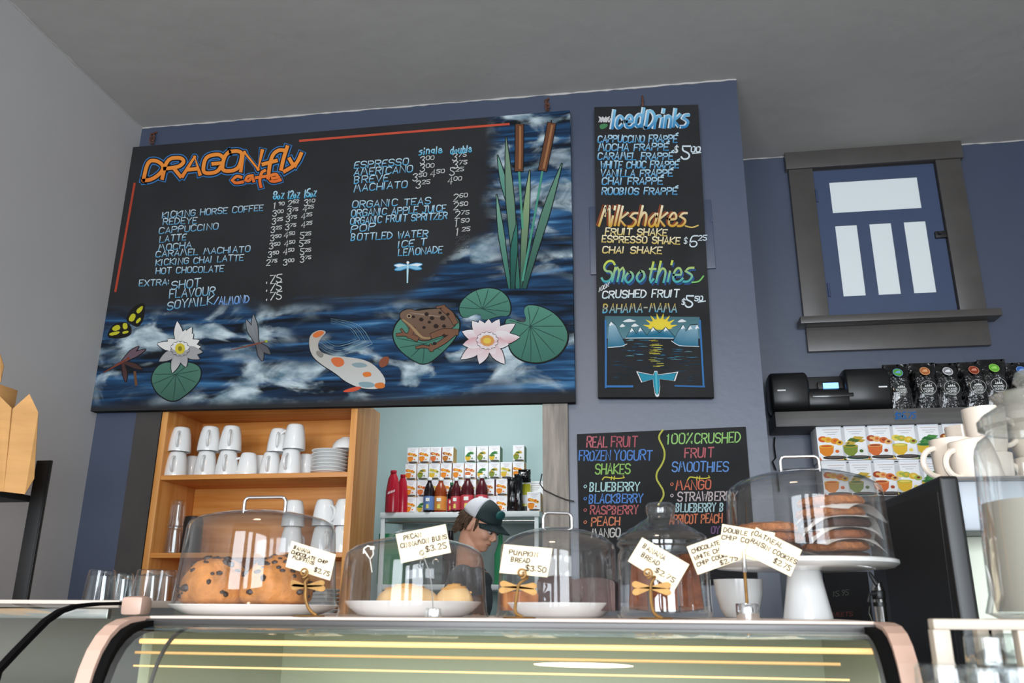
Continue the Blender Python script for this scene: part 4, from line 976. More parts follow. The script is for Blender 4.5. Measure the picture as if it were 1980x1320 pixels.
def bag(name, cx, cy, z, w, h, d, m, label, cat, group=None, lean=0, folded=True):
    """stand-up foil pouch: full below, pinched along a folded top seam"""
    bm = bmesh.new(); nx, nz = 10, 16; rnd = random.Random(int(cx*1000) & 255); P_ = {}
    for s_ in (0, 1):
        for i in range(nx+1):
            for j in range(nz+1):
                u, v = i/nx*2-1, j/nz
                fat = (1-abs(u)**4)*min(1, .35+v*1.9)*(1 if v < .55 else max(0, 1-((v-.55)/.42)**1.6))*d/2
                ww = w/2*(1-.035*math.sin(PI*v)**2)*(1-.03*(v > .85))
                y = cy+(-fat if s_ == 0 else fat)+rnd.uniform(-.0025, .0025)*(0 if abs(u) == 1 or v in (0, 1) else 1)+lean*v*h
                if v > .97 and folded: y += -.004
                P_[s_, i, j] = bm.verts.new((cx+u*ww+rnd.uniform(-.0012, .0012), y, z+v*h))
    for s_ in (0, 1):
        for i in range(nx):
            for j in range(nz): bm.faces.new((P_[s_, i, j], P_[s_, i+1, j], P_[s_, i+1, j+1], P_[s_, i, j+1]))
    bmesh.ops.remove_doubles(bm, verts=bm.verts, dist=.0004)
    g = G(); g.bm(bm, None, True); o = obj(name, g, MATS[m], None, (cx, cy, z)); return tag(o, label, cat, group)
bag('coffee_pouch', at(*K2(1240, 820), 4.90).x, 4.90, KZ, .06, .20, .05, 'black_gloss', 'slim black pouch beside the yellow pack on the kitchen shelf', 'pouch', 'black pouches on the kitchen shelf')
bag('coffee_pouch', at(*K2(1290, 820), 4.87).x, 4.87, KZ, .05, .215, .04, 'black_gloss', 'black pouch leaning in front of the yellow pack on the kitchen shelf', 'pouch', 'black pouches on the kitchen shelf')
g = G(); cx = at(*K2(1325, 820), 4.93).x; g.box((cx-.042, 4.93, KZ), (cx+.042, 5.0, KZ+.165), None, .004); yp = tag(obj('snack_pack', g, MATS['pouch_yellow'], None, (cx, 4.93, KZ)), 'yellow pack behind the black pouches on the kitchen shelf', 'pack')
g = G(); g.box((cx-.043, 4.928, KZ), (cx+.043, 4.95, KZ+.035)); obj('dark_band', g, MATS['black_plastic'], yp)
g = G(); g.box((cx-.02, 4.927, KZ+.05), (cx+.04, 4.94, KZ+.10)); obj('paper_label', g, MATS['card_white'], yp)
bag('coffee_pouch', cx+.012, 4.90, KZ+.17, .075, .075, .045, 'black_gloss', 'black pouch lying folded over the top of the yellow pack', 'pouch', 'black pouches on the kitchen shelf')
# lower kitchen shelf
mat('green_plastic', '2f8a5c', .4)
g = G(); bx = at(748, 1035, 4.9).x; g.box((bx-.05, 4.9, 1.432), (bx+.09, 5.1, at(748, 1031, 4.9).z), None, .006); tag(obj('storage_bin', g, MATS['green_plastic'], None, (bx, 4.9, 1.432)), 'green lidded bin on the lower kitchen shelf behind the bun dome', 'bin')
def simple_bottle(px, py, Y, z0, r, m, lab):
    zt = at(px, py, Y).z; x = at(px, py, Y).x; h = zt-z0
    g = G(); g.lathe([(r, 0), (r, h*.55), (r*.4, h*.78), (r*.33, h*.97), (r*.36, h)], (x, Y, z0), 20); return tag(obj('bottle', g, MATS[m], None, (x, Y, z0)), lab, 'bottle')
simple_bottle(968, 1027, 4.93, 1.432, .035, 'green_plastic', 'green bottle on the lower kitchen shelf in front of the face of the person')
simple_bottle(872, 1026, 4.93, 1.432, .045, 'juice_dark', 'dark jar on the lower kitchen shelf behind the neck of the person')

# ------------------------------------------------------------------ shelf on the set-back wall: radio, coffee bags, tea
YS_ = 3.815
s0 = at(1500.7, 825, YS_); sx0 = s0.x; sz0 = s0.z; sz1 = at(1500, 796, YS_).z
mat('shelf_dark', '4b4845', .5, noise=(14, .25), stretch=(.3, 3, 3))
g = G(); g.box((sx0, YS_, sz0), (2.3, WR, sz1), None, .002)
sh = tag(obj('wall_shelf', g, MATS['shelf_dark'], None, (sx0, YS_, sz0)), 'dark grey wall shelf under the little window, carrying a radio and coffee bags', 'shelf')
mat('tag_grey', '565456', .6)
a_, b_ = at(1727, 793, YS_), at(1774, 812, YS_)
g = G(); g.box((a_.x, YS_-.002, sz0+.012), (b_.x, YS_, sz1-.006)); st = obj('price_tag', g, MATS['tag_grey'], sh)
P = Paint(YS_-.0022, .0003); P.text('$16.75', 1731, 810, 1770, 808.5, 12, 2.4, lin('2f6fb0'), 1, .05); P.build('lettering', st, 'blue marker price')
# radio with two big speaker lobes
YR = 3.90
r0, r1 = at(1492, 795, YR-.05), at(1726, 795, YR-.05)
ra = thing('radio', 'black speaker dock with a lit blue satellite radio screen, left on the wall shelf', 'radio', ((r0.x+r1.x)/2, YR, sz1))
Lr = r1.x-r0.x
def lobe(x0, x1, h, d0, d1):
    n = 20; pts = []
    for k in range(n):
        a = 2*PI*k/n; c, s_ = math.cos(a), math.sin(a); pw = lambda v: math.copysign(abs(v)**.62, v)
        pts.append((YR+(d0+d1)/2+(d1-d0)/2*pw(c), sz1+.004+h/2+h/2*pw(s_)))
    g = G(); m_ = .012
    ring = []
    for (x, k) in ((x0, .86), (x0+m_*.5, .96), (x0+m_, 1), (x1-m_, 1), (x1-m_*.5, .96), (x1, .86)):
        ring.append([(x, YR+(d0+d1)/2+(p[0]-YR-(d0+d1)/2)*k, sz1+.004+h/2+(p[1]-sz1-.004-h/2)*k) for p in pts])
    v = [p for r in ring for p in r]; f = [(i*n+k, i*n+(k+1) % n, (i+1)*n+(k+1) % n, (i+1)*n+k) for i in range(5) for k in range(n)]+[tuple(range(n)), tuple(5*n+k for k in range(n))]
    g.add(v, f, None, True); return g
X = lambda px: at(px, 770, YR-.07).x
HB = at(1600, 717, YR-.06).z-sz1
obj('speaker_grille', lobe(r0.x, X(1566), HB, -.085, .07), MATS['black_plastic'], ra); obj('speaker_grille', lobe(X(1637), r1.x, HB+.008, -.085, .07), MATS['black_plastic'], ra)
obj('body', lobe(X(1560), X(1645), HB*.58, -.08, .06), MATS['black_plastic'], ra)
g = G(); g.box((X(1560), YR-.02, sz1+.02), (X(1645), YR+.06, sz1+HB*.93), None, .01); obj('back_panel', g, MATS['black_plastic'], ra)
mat('screen_blue', '6fb4ff', .3, emit=1.1)
q0, q1 = at(1581, 737, YR-.055), at(1633, 756, YR-.055)
g = G(); g.box((q0.x, YR-.055, q1.z), (q1.x, YR-.02, q0.z), None, .004); tu = obj('tuner', g, MATS['black_gloss'], ra)
q0, q1 = at(1591, 740.5, YR-.056), at(1622, 751.5, YR-.056)
g = G(); g.box((q0.x, YR-.0575, q1.z), (q1.x, YR-.054, q0.z)); obj('screen', g, MATS['screen_blue'], tu)
g = G()
for k in range(7): c = at(1588+k*6.2, 754, YR-.055); g.sphere((c.x, YR-.056, c.z), .004, None, 1)
obj('buttons', g, MATS['steel'], tu)
mat('white_mark', 'e8e8e8', .4)
g = G(); q = at(1584, 763, YR-.085)
g.box((X(1570), YR-.088, q.z-.012), (X(1650), YR-.06, q.z+.006), None, .003); obj('dock_bar', g, MATS['black_gloss'], ra)
for px, py in ((1511, 754.5), (1707, 747.5)):
    q = at(px, py, YR-.086); g = G(); g.box((q.x-.018, YR-.0885, q.z-.003), (q.x+.018, YR-.083, q.z+.003)); obj('badge', g, MATS['white_mark'], ra)
# coffee bags
def ptext(g, t, cx, z, size, y, col, w=.0016, width=None):
    adv = [NARROW.get(c, 1)+.35 for c in t]; unit = (width/sum(adv)) if width else size*.7; x = cx-sum(adv)*unit/2
    for c, a in zip(t, adv):
        for s_ in FONT.get(c, '').split(';'):
            pts = [(x+int(p[0])/4*unit, z+int(p[1])/6*size) for p in s_.split()]
            for i in range(len(pts)-1):
                (ax, az), (bx, bz) = pts[i], pts[i+1]; d = math.hypot(bx-ax, bz-az) or 1; nx, nz = -(bz-az)/d*w/2, (bx-ax)/d*w/2
                g.add([(ax+nx, y, az+nz), (bx+nx, y, bz+nz), (bx-nx, y, bz-nz), (ax-nx, y, az-nz)], [(0, 1, 2, 3)], col); y -= 1e-6
        x += a*unit
mat('foil_black', '0b0b0c', .14, coat=.8, bump=(11, 1.0, .05))
bagspec = [(1718, 1770, 703, '5aa03c', '6f9ccc', 'green and blue'), (1772, 1822, 700, 'b0683a', 'd8a070', 'copper'), (1817, 1871, 699, '8e8e90', 'e4e4e4', 'pale grey'), (1868, 1919, 698, '8a3a24', 'c9826a', 'red brown'), (1906, 1962, 693, '6db33e', '9ad060', 'bright green'), (1962, 2012, 699, '3d68b0', '7fa0d8', 'blue')]
YBg = 3.90
for i, (l, r, t_, c1, c2, nm) in enumerate(bagspec):
    xl_, xr_ = at(l, 760, YBg-.04).x, at(r, 760, YBg-.04).x; h = at((l+r)/2, t_, YBg-.01).z-sz1; cx = (xl_+xr_)/2; w_ = (xr_-xl_)*1.06; d = .075; z0 = sz1+.001
    o = bag('coffee_bag', cx, YBg+(.012 if i == 2 else 0), z0, w_, h, d, 'foil_black', f'glossy black coffee bag with {nm} round emblem on the wall shelf', 'coffee bag', 'coffee bags on the wall shelf', lean=.03)
    yf = lambda v: YBg+(.012 if i == 2 else 0)-(1 if v < .55 else max(0, 1-((v-.55)/.42)**1.6))*d/2+.03*v*h-.006
    def disc(v, r_, col, ringw=0, dy=0, x=0):
        g = G(); g.flat2d = True; n = 28
        def pt(a, rr): zz = v+rr*math.sin(a)/h; return (cx+x+rr*math.cos(a), yf(min(.97, zz))-.002-dy, z0+zz*h)
        if ringw: g.add([pt(2*PI*k/n, r_) for k in range(n)]+[pt(2*PI*k/n, r_-ringw) for k in range(n)], [(k, (k+1) % n, n+(k+1) % n, n+k) for k in range(n)], lin(col))
        else: g.add([pt(2*PI*k/n, r_) for k in range(n)], [tuple(range(n))], lin(col))
        return g
    em = obj('emblem', disc(.80, .021, c1), MATS['paint'], o)
    g = disc(.80, .0215, c2, .0025, .0006); g.add([(cx-.014, yf(.8)-.003, z0+.80*h-.004), (cx+.014, yf(.8)-.003, z0+.80*h-.006), (cx+.008, yf(.8)-.003, z0+.80*h+.008), (cx-.006, yf(.8)-.003, z0+.80*h+.006)], [(0, 1, 2, 3)], lin(c2)); g.flat2d = True; obj('emblem_ring', g, MATS['paint'], em)
    g = G() if i == 0 else disc(.44, .033, 'b9b9b4', .0018)
    g.flat2d = True; yy = yf(.44)-.003
    for k, (dx, hh) in enumerate(((-.012, .008), (-.004, .012), (.004, .014), (.012, .009))): g.add([(cx+dx-.005, yy, z0+.46*h), (cx+dx+.005, yy, z0+.46*h), (cx+dx, yy, z0+.46*h+hh)], [(0, 1, 2)], lin('d8d8d4'))
    ptext(g, 'KICKING', cx, z0+.40*h, .009, yy, lin('d8d8d4'), .0016, .044); ptext(g, 'HORSE', cx, z0+.345*h, .009, yy, lin('d8d8d4'), .0016, .038); ptext(g, 'COFFEE', cx, z0+.30*h, .006, yy, lin('bdbdb8'), .0011, .03)
    obj('lettering', g, MATS['paint'], o)
# big tea cartons on the lower shelf
YT = 3.84
zr1 = at(1660, 889, YT).z; zr0 = at(1660, 963, YT).z
WB, HBx = .121, .157
g = G(); zrs = zr1-HBx-.002
g.box((at(1570, 950, YT).x, YT-.02, zrs-.025), (2.3, WR, zrs), None, .002); tag(obj('wall_shelf', g, MATS['black_paint'], None, (at(1570, 950, YT).x, YT, zrs)), 'black lower wall shelf carrying two rows of tea cartons', 'shelf')
TB = {}
for row, (z, lefts, kinds) in enumerate(((zr1, [1581, 1627.5, 1675, 1723, 1771, 1817.5, 1865], ['orange', 'green', 'peach', 'lemon', 'mint', 'spice', 'lemon']), (zrs, [1591, 1638.5, 1687, 1732, 1780, 1827], ['orange', 'green', 'peach', 'lemon', 'mint', 'spice']))):
    for i, (l, kd) in enumerate(zip(lefts, kinds)):
        x = at(l, 860 if row == 0 else 930, YT).x+WB/2
        lab = f'tea carton with {kcol[kd]} print, {nums[i]} in the {"upper" if row == 0 else "lower"} row under the wall shelf'
        if kd not in TB:
            TB[kd] = o = tea_proto('tea_carton', WB, HBx, .13, kd, {'orange': 'side_gold', 'peach': 'side_red', 'lemon': 'side_green', 'mint': 'side_green', 'green': 'side_green', 'spice': 'side_gold'}[kd])
            tag(o, lab, 'tea carton', 'large tea cartons under the wall shelf'); o.location = (x, YT, z+.0005)
        else: dup(TB[kd], (x, YT, z+.0005), lab)
# dark menu slate low on the set-back wall
q0, q1 = at(1592, 1105, WR-.02), at(1692, 1230, WR-.02)
g = G(); g.box((q0.x, WR-.02, q1.z), (q1.x, WR-.002, q0.z)); sl = tag(obj('menu_slate', g, MATS['chalk_black'], None, (q0.x, WR-.02, q1.z)), 'dark slate with faint chalk writing low on the wall behind the cake stand stem', 'chalkboard')
P = Paint(WR-.02); P.text('15.95', 1610, 1153, 1640, 1150, 10, 1.2, lin('6d7068'), 1); P.text('SWEETS', 1602, 1192, 1648, 1190, 8, 1.2, lin('8a4a44'), 1); P.build('chalk_lettering', sl)

# ------------------------------------------------------------------ glass display case under the domes
mat('case_cream', 'c9a897', .4); mat('case_rail', '4c4a49', .35, metal=.5); mat('gasket', '0a0a0a', .9, spec=.1); mat('upper_trim', '6b7068', .3, metal=.4); mat('case_inner', 'b9bb98', .5); mat('case_dark', '3b3a38', .5); mat('case_grey', '8c867d', .5)
mat('streak_warm', 'ffc983', .4, emit=.5); mat('streak_warm_dim', 'd9a868', .4, emit=.22); mat('case_top', 'dccbbf', .3)  # glow colours of the added streak tubes
CT = 1.2865
EX0, EX1 = -.872, .358
RZ = math.radians(-2.4); piv = Vector((-.26, 1.40, 0)); RM = Matrix.Translation(piv) @ Matrix.Rotation(RZ, 4, 'Z') @ Matrix.Translation(-piv)
dc = thing('display_case', 'long curved glass display case with cream end trims, carrying the cake domes', 'display case', (-.26, 1.6, 0))
def cp(n, g, m, par=None, turn=True):
    if turn: g.xf(RM)
    return obj(n, g, MATS[m], par or dc)
prof = [(1.44, 1.2855), (1.385, 1.285), (1.345, 1.281), (1.318, 1.272), (1.297, 1.257), (1.280, 1.235), (1.268, 1.208), (1.258, 1.17), (1.248, 1.10), (1.24, 1.0), (1.235, .90)]
back = [(1.96, .90), (1.96, 1.2855)]
for x0, x1 in ((EX0-.004, EX0+.022), (EX1-.022, EX1+.004)):
    g = G(); band = prof+[(p[0]+.028, p[1]-.024) for p in prof[::-1]]
    g.prism(band, 'X', x0, x1); cp('end_trim', g, 'case_cream')
for x0, x1 in ((EX0+.022, EX0+.038), (EX1-.038, EX1-.022)):
    pr = [(p[0]+.004, p[1]-.006) for p in prof]; g = G(); g.prism(pr+[(p[0]+.02, p[1]-.016) for p in pr[::-1]], 'X', x0, x1); cp('gasket', g, 'gasket')
glp = [(p[0]+.006, p[1]-.012) for p in prof[1:]]
g = G(); n = len(glp); fine = []
for i in range(n-1):
    for k in range(4): t = k/4; fine.append((glp[i][0]*(1-t)+glp[i+1][0]*t, glp[i][1]*(1-t)+glp[i+1][1]*t))
fine.append(glp[-1])
for _ in range(3): fine = [fine[0]]+[((fine[i-1][0]+2*fine[i][0]+fine[i+1][0])/4, (fine[i-1][1]+2*fine[i][1]+fine[i+1][1])/4) for i in range(1, len(fine)-1)]+[fine[-1]]
m_ = len(fine); g.add([(EX0+.03, y, z) for y, z in fine]+[(EX1-.03, y, z) for y, z in fine], [(i, i+1, m_+i+1, m_+i) for i in range(m_-1)], None, True); cp('front_glass', g, 'case_glass')
g = G(); g.box((EX0+.02, 1.40, CT-.006), (EX1-.02, 1.98, CT), None, .002); cp('top_panel', g, 'case_top')
g = G(); g.box((EX0+.02, 1.388, CT-.0145), (EX1-.02, 1.402, CT-.0045), None, .002); cp('front_rail', g, 'case_rail')
za_, zb_ = at(990, 1229, 1.392).z, at(990, 1213.5, 1.392).z
g = G(); g.box((EX0+.036, 1.392, za_), (EX1-.036, 1.40, zb_)); cp('upper_trim', g, 'upper_trim')
for x in (EX0, EX1-.02): g = G(); g.box((x, 1.42, .9), (x+.02, 1.96, CT-.007)); cp('side_panel', g, 'case_inner')
g = G(); g.box((EX0+.02, 1.94, .9), (EX1-.02, 1.96, CT-.007)); cp('back_panel', g, 'case_inner')
for px in (296, 1700):
    x = at(px, 1260, 1.285).x; sp = [(p[0]+.002, p[1]-.0005) for p in fine]; g = G(); g.prism(sp+[(p[0]+.004, p[1]-.003) for p in sp[::-1]], 'X', x-.0022, x+.0022); cp('glass_joint', g, 'case_dark')
def tube_at(y, Y, r, m, n, x0=EX0+.05, x1=EX1-.05): z = at(990, y, Y).z; g = G(); g.tube([(x0, Y, z), (x1, Y, z)], r, 10); cp(n, g, m)
tube_at(1249, 1.36, .0042, 'streak_warm', 'streak_tube', EX0+.036, EX1-.036); tube_at(1273, 1.35, .0022, 'streak_warm_dim', 'streak_line', EX0+.036, .275); tube_at(1301, 1.35, .0014, 'streak_warm', 'streak_line', EX0+.036, .285)  # glowing tubes added to draw the warm streaks in the front glass
g = G(); g.box((EX0+.03, 1.28, 1.02), (EX1-.03, 1.93, 1.03)); cp('inner_deck', g, 'case_inner')
g = G(); g.box((EX0, 1.25, 0), (EX1, 1.96, .9), None, .005); cp('base_cabinet', g, 'case_dark')

# ------------------------------------------------------------------ neighbouring case on the left, with its curved end
XN = -1.055
nc = thing('display_case', 'second glass display case further left, with black edged end and cream corner cap', 'display case', (-1.6, 1.7, 0))
gp = [atX(x, y, XN) for x, y in ((244, 1163), (190, 1164), (150, 1168), (120, 1178), (92, 1197), (60, 1229), (30, 1260), (0, 1292))]
gp = [(p.y, p.z) for p in gp]; gp += [(gp[-1][0]-.012, gp[-1][1]-.06), (gp[-1][0]-.02, gp[-1][1]-.2), (gp[-1][0]-.025, .9)]
def strip(pr, x0, x1, th): g = G(); g.prism(pr+[(p[0]+th, p[1]-th*.8) for p in pr[::-1]], 'X', x0, x1); return g
obj('gasket', strip(gp, XN-.012, XN, .008), MATS['gasket'], nc)
g = G(); m_ = len(gp); g.add([(-2.30, y+.003, z-.003) for y, z in gp]+[(XN-.012, y+.003, z-.003) for y, z in gp], [(i, i+1, m_+i+1, m_+i) for i in range(m_-1)], None, True); obj('front_glass', g, MATS['case_glass'], nc)
zt_ = gp[0][1]
g = G(); g.box((-2.30, gp[0][0]-.005, zt_-.012), (XN-.012, gp[0][0]+.36, zt_+.003), None, .002); obj('top_panel', g, MATS['case_top'], nc)
g = G(); g.box((-2.30, gp[0][0]-.012, zt_-.034), (XN-.03, gp[0][0]+.002, zt_-.014), None, .002); obj('front_rail', g, MATS['steel'], nc)
a_ = at(240, 1152, gp[0][0]-.02); b_ = at(280, 1190, gp[0][0]-.02)
g = G(); g.box((a_.x, gp[0][0]-.03, b_.z), (b_.x-.004, gp[0][0]+.012, a_.z), None, .010); obj('corner_cap', g, MATS['case_cream'], nc)
g = G(); pe = [(p[0]+.012, p[1]-.012) for p in gp]; pe += [(gp[0][0]+.34, .9), (gp[0][0]+.34, gp[0][1]-.012)]; g.prism(pe, 'X', XN-.010, XN-.006); obj('end_glass', g, MATS['clear_glass'], nc)
g = G(); g.box((-2.30, gp[0][0]+.32, .9), (XN-.02, gp[0][0]+.34, zt_-.012)); obj('back_panel', g, MATS['case_grey'], nc)
g = G(); g.box((-2.30, gp[-1][0]+.02, 0), (XN-.01, gp[0][0]+.34, .9), None, .005); obj('base_cabinet', g, MATS['case_grey'], nc)
g = G(); g.box((-2.28, 1.45, 1.13), (XN-.03, gp[0][0]+.3, 1.136)); obj('glass_shelf', g, MATS['clear_glass'], nc)

# ledge with upturned tumblers behind the two cases
lx0, lx1 = XN+.01, EX0-.02
g = G(); g.box((-1.60, 2.16, 0), (-.95, 2.46, 1.275), None, .004); tag(obj('back_counter', g, MATS['case_dark'], None, (-1.3, 2.16, 0)), 'dark back counter behind the cases, carrying upturned tumblers', 'counter')
mat('rubber', '17171a', .7, noise=(80, .4))
g = G(); g.box((-1.56, 2.18, 1.275), (-.97, 2.44, 1.281), None, .002); tag(obj('rubber_mat', g, MATS['rubber'], None, (-1.3, 2.3, 1.275)), 'black rubber mat under the upturned tumblers', 'mat')
ft = tumbler(.118, .034, .043, 10); ft.xf(Matrix.Rotation(PI, 4, 'X')).xf(Matrix.Translation((0, 0, .118)))
t0 = None
for i, (px, y, s_, lb) in enumerate(((190, 2.24, 1, 'clear fluted tumbler upside down, leftmost on the rubber mat'), (228, 2.33, .95, 'clear fluted tumbler upside down, second from the left on the rubber mat'), (246, 2.38, .92, 'clear fluted tumbler upside down, third on the rubber mat and set further back'), (284, 2.23, 1, 'clear fluted tumbler upside down in front on the rubber mat, next to the last one'), (311, 2.26, 1, 'clear fluted tumbler upside down, rightmost on the rubber mat, next to the muffin dome'))):
    x = at(px, 1160, y).x
    if t0 is None: t0 = tag(obj('tumbler', ft, MATS['clear_glass']), lb, 'glass', 'fluted tumblers on the rubber mat'); t0.location = (x, y, 1.281); t0.scale = (s_,)*3
    else: dup(t0, (x, y, 1.281), lb, None, s_)

# ------------------------------------------------------------------ cake domes and plates
def dome(cx, cy, z0, r0, r1, zs, za, name, label, handle=None, m='dome_plastic', hz=.026, hrot=0, rim=True):
    t = thing(name, label, 'cake dome', (cx, cy, z0))
    g = G(); k = .010
    pr = [(r0+.004, z0), (r0+.002, z0+.004), (r0, z0+.008)]+[(r0+(r1-r0)*s_, z0+(zs-z0-.008)*s_) for s_ in (.25, .5, .75, .95)]
    pr += [(r1-.002, zs-.004), (r1-.006, zs)]
    for s_ in (.85, .65, .45, .25, .1): pr.append((r1*s_, za-(za-zs)*s_**2*.95))
    pr.append((0, za)); g.lathe(pr, (cx, cy, 0), 64, caps=False); cover = obj('cover', g, MATS[m], t)
    if handle:
        c, s_ = math.cos(hrot), math.sin(hrot); g = G(); pts = []
        hw = handle/2; cr = .010; zb = za-.004; zt2 = za+hz
        loc = [(-hw, zb), (-hw, zt2-cr)]+[(-hw+cr-cr*math.cos(a), zt2-cr+cr*math.sin(a)) for a in (.4, .8, 1.2, PI/2)]+[(hw-cr+cr*math.cos(a), zt2-cr+cr*math.sin(a)) for a in (PI/2, 1.2, .8, .4)]+[(hw, zt2-cr), (hw, zb)]
        g.tube([(cx+x*c, cy+x*s_, z) for x, z in loc], .0033, 10); obj('handle', g, MATS['chrome'], t)
    return t
def serving_plate(cx, cy, z0, r, h, label):
    g = G(); g.lathe([(0, z0), (r*.72, z0), (r*.80, z0+h*.15), (r*.93, z0+h*.6), (r, z0+h*.95), (r-.001, z0+h), (r-.006, z0+h*.95), (r*.85, z0+h*.5), (0, z0+h*.42)], (cx, cy, 0), 64, caps=False)
    return tag(obj('plate', g, MATS['china'], None, (cx, cy, z0)), label, 'plate')
D1 = (-.748, 1.62); D2 = (-.4215, 1.58); D3 = (-.156, 1.62); JC = (.0365, 1.56); SC = (.304, 1.72)
serving_plate(*D1, CT, .161, .020, 'white serving plate under the muffins')
dome(*D1, CT+.0195, .154, .143, 1.462, 1.487, 'cake_dome', 'clear plastic dome with chrome handle over the chocolate chip muffins', .088)
serving_plate(*D2, CT, .126, .027, 'white serving plate under the cinnamon buns')
d2 = dome(*D2, CT, .137, .129, 1.402, 1.432, 'cake_dome', 'clear plastic dome with a white cable tie, over the pecan cinnamon buns')
g = G(); g.tube([(D2[0]-.018+.036*math.cos(a)*.9, D2[1], 1.430+.012*math.sin(a)) for a in [PI*k/10 for k in range(11)]], .0025, 8); g.tube([(D2[0]-.018+.03*math.cos(a)*.9, D2[1]-.006, 1.430+.008*math.sin(a)) for a in [PI*k/10 for k in range(11)]], .0018, 8); obj('handle', g, MATS['clear_glass'], d2)
mat('tie_white', 'e8e4da', .5)
ty = D2[1]-.116; tc = [at(x, y, ty) for x, y in ((703, 1070), (704, 1060), (711, 1055), (721, 1058), (722, 1072), (716, 1081), (711, 1074), (703, 1062))]
g = G(); g.tube([(p.x, ty, p.z) for p in tc], .0014, 6); g.tube([(q.x, ty+.001, q.z) for q in (at(715, 1080, ty), at(717, 1092, ty), at(719, 1106, ty))], .001, 6); p = at(720, 1059, ty); g.box((p.x-.003, ty-.003, p.z-.003), (p.x+.004, ty+.002, p.z+.003)); obj('cable_tie', g, MATS['tie_white'], d2)
serving_plate(*D3, CT, .105, .026, 'white serving plate under the pumpkin bread')
dome(*D3, CT, .114, .108, 1.420, 1.450, 'cake_dome', 'clear dome with chrome handle over the pumpkin bread', .056, hrot=.35)
# muffins
mat('muffin', 'c27e3c', .7, noise=(26, .35), bump=(60, .9, .006)); mat('chip', '2e1a12', .45); mat('muffin_paper', 'b58a52', .8)
def muffin(cx, cy, r, label, seed):
    rnd = random.Random(seed); z0 = CT+.009
    t = thing('muffin', label, 'muffin', (cx, cy, z0), 'muffins under the first dome')
    g = G(); g.lathe([(0, z0), (r*.62, z0), (r*.82, z0+.03)], (cx, cy, 0), 32, caps=False); obj('paper_cup', g, MATS['muffin_paper'], t)
    ph = [rnd.uniform(0, 6) for _ in range(4)]
    def warp(p):
        k = 1+.05*math.sin(3*p.x+ph[0])*math.cos(4*p.y+ph[1])+.035*math.sin(9*p.x+ph[2])*math.sin(8*p.y+6*p.z+ph[3]); q = p*k
        if q.z < -.25: q.z = -.25+(q.z+.25)*.3
        return q
    g = G(); R_ = (r, r*.95, r*1.02); c = (cx, cy, z0+.034); g.sphere(c, R_, None, 4, warp); obj('cake', g, MATS['muffin'], t)
    g = G()
    for i in range(60):
        a = rnd.uniform(0, 2*PI); b = rnd.uniform(-.15, 1.35); d = Vector((math.cos(a)*math.cos(b), math.sin(a)*math.cos(b), math.sin(b))); q = warp(d.copy())
        s_ = rnd.uniform(.004, .0085)*(r/.07); g.sphere((c[0]+q.x*R_[0]*.985, c[1]+q.y*R_[1]*.985, c[2]+q.z*R_[2]*.985), (s_*rnd.uniform(.8, 1.7), s_, s_*rnd.uniform(.6, 1.1)), None, 1)
    obj('chocolate_chips', g, MATS['chip'], t)
muffin(-.822, 1.595, .066, 'golden chocolate chip muffin on the left under the muffin dome', 3); muffin(-.690, 1.575, .064, 'golden chocolate chip muffin in front on the right under the muffin dome', 8); muffin(-.728, 1.70, .058, 'chocolate chip muffin set back behind the other two', 5)
# buns
mat('bun', 'e2bd86', .55, noise=(12, .22), bump=(30, .25, .004)); mat('bun_glaze', 'cf9a55', .4)
def bun(px0, px1, Y, top, label, seed):
    x0, x1 = at(px0, 1150, Y).x, at(px1, 1150, Y).x; z0 = CT+.013; zt2 = at((px0+px1)/2, top, Y).z; cx = (x0+x1)/2; h = zt2-z0
    t = thing('cinnamon_bun', label, 'bun', (cx, Y, z0), 'buns under the second dome')
    def warp(p):
        a = math.atan2(p.y, p.x); q = p*(1+.03*math.sin(3*a+seed)+.02*math.sin(7*p.x+5*p.y+seed)); q.z = max(q.z, -.3); return q
    g = G(); g.sphere((cx, Y, z0+h*.25), ((x1-x0)/2, (x1-x0)*.42, h*.77), None, 4, warp); obj('dough', g, MATS['bun'], t)
    g = G(); pts = []
    for k in range(40):
        a = k*.42; rr = (x1-x0)/2*(.82-.019*k); xx, yy = rr*math.cos(a), rr*.85*math.sin(a); pts.append((cx+xx, Y+yy, z0+h*.25+h*.79*math.sqrt(max(.05, 1-(xx/((x1-x0)/2))**2-(yy/((x1-x0)*.42))**2))))
    g.tube(pts, .0022, 6); obj('spiral', g, MATS['bun_glaze'], t)
bun(727, 846, 1.585, 1131, 'pale golden cinnamon bun, the wider one on the left of the plate', 1); bun(843, 917, 1.60, 1131, 'pale golden cinnamon bun, the rounder one on the right of the plate', 4)
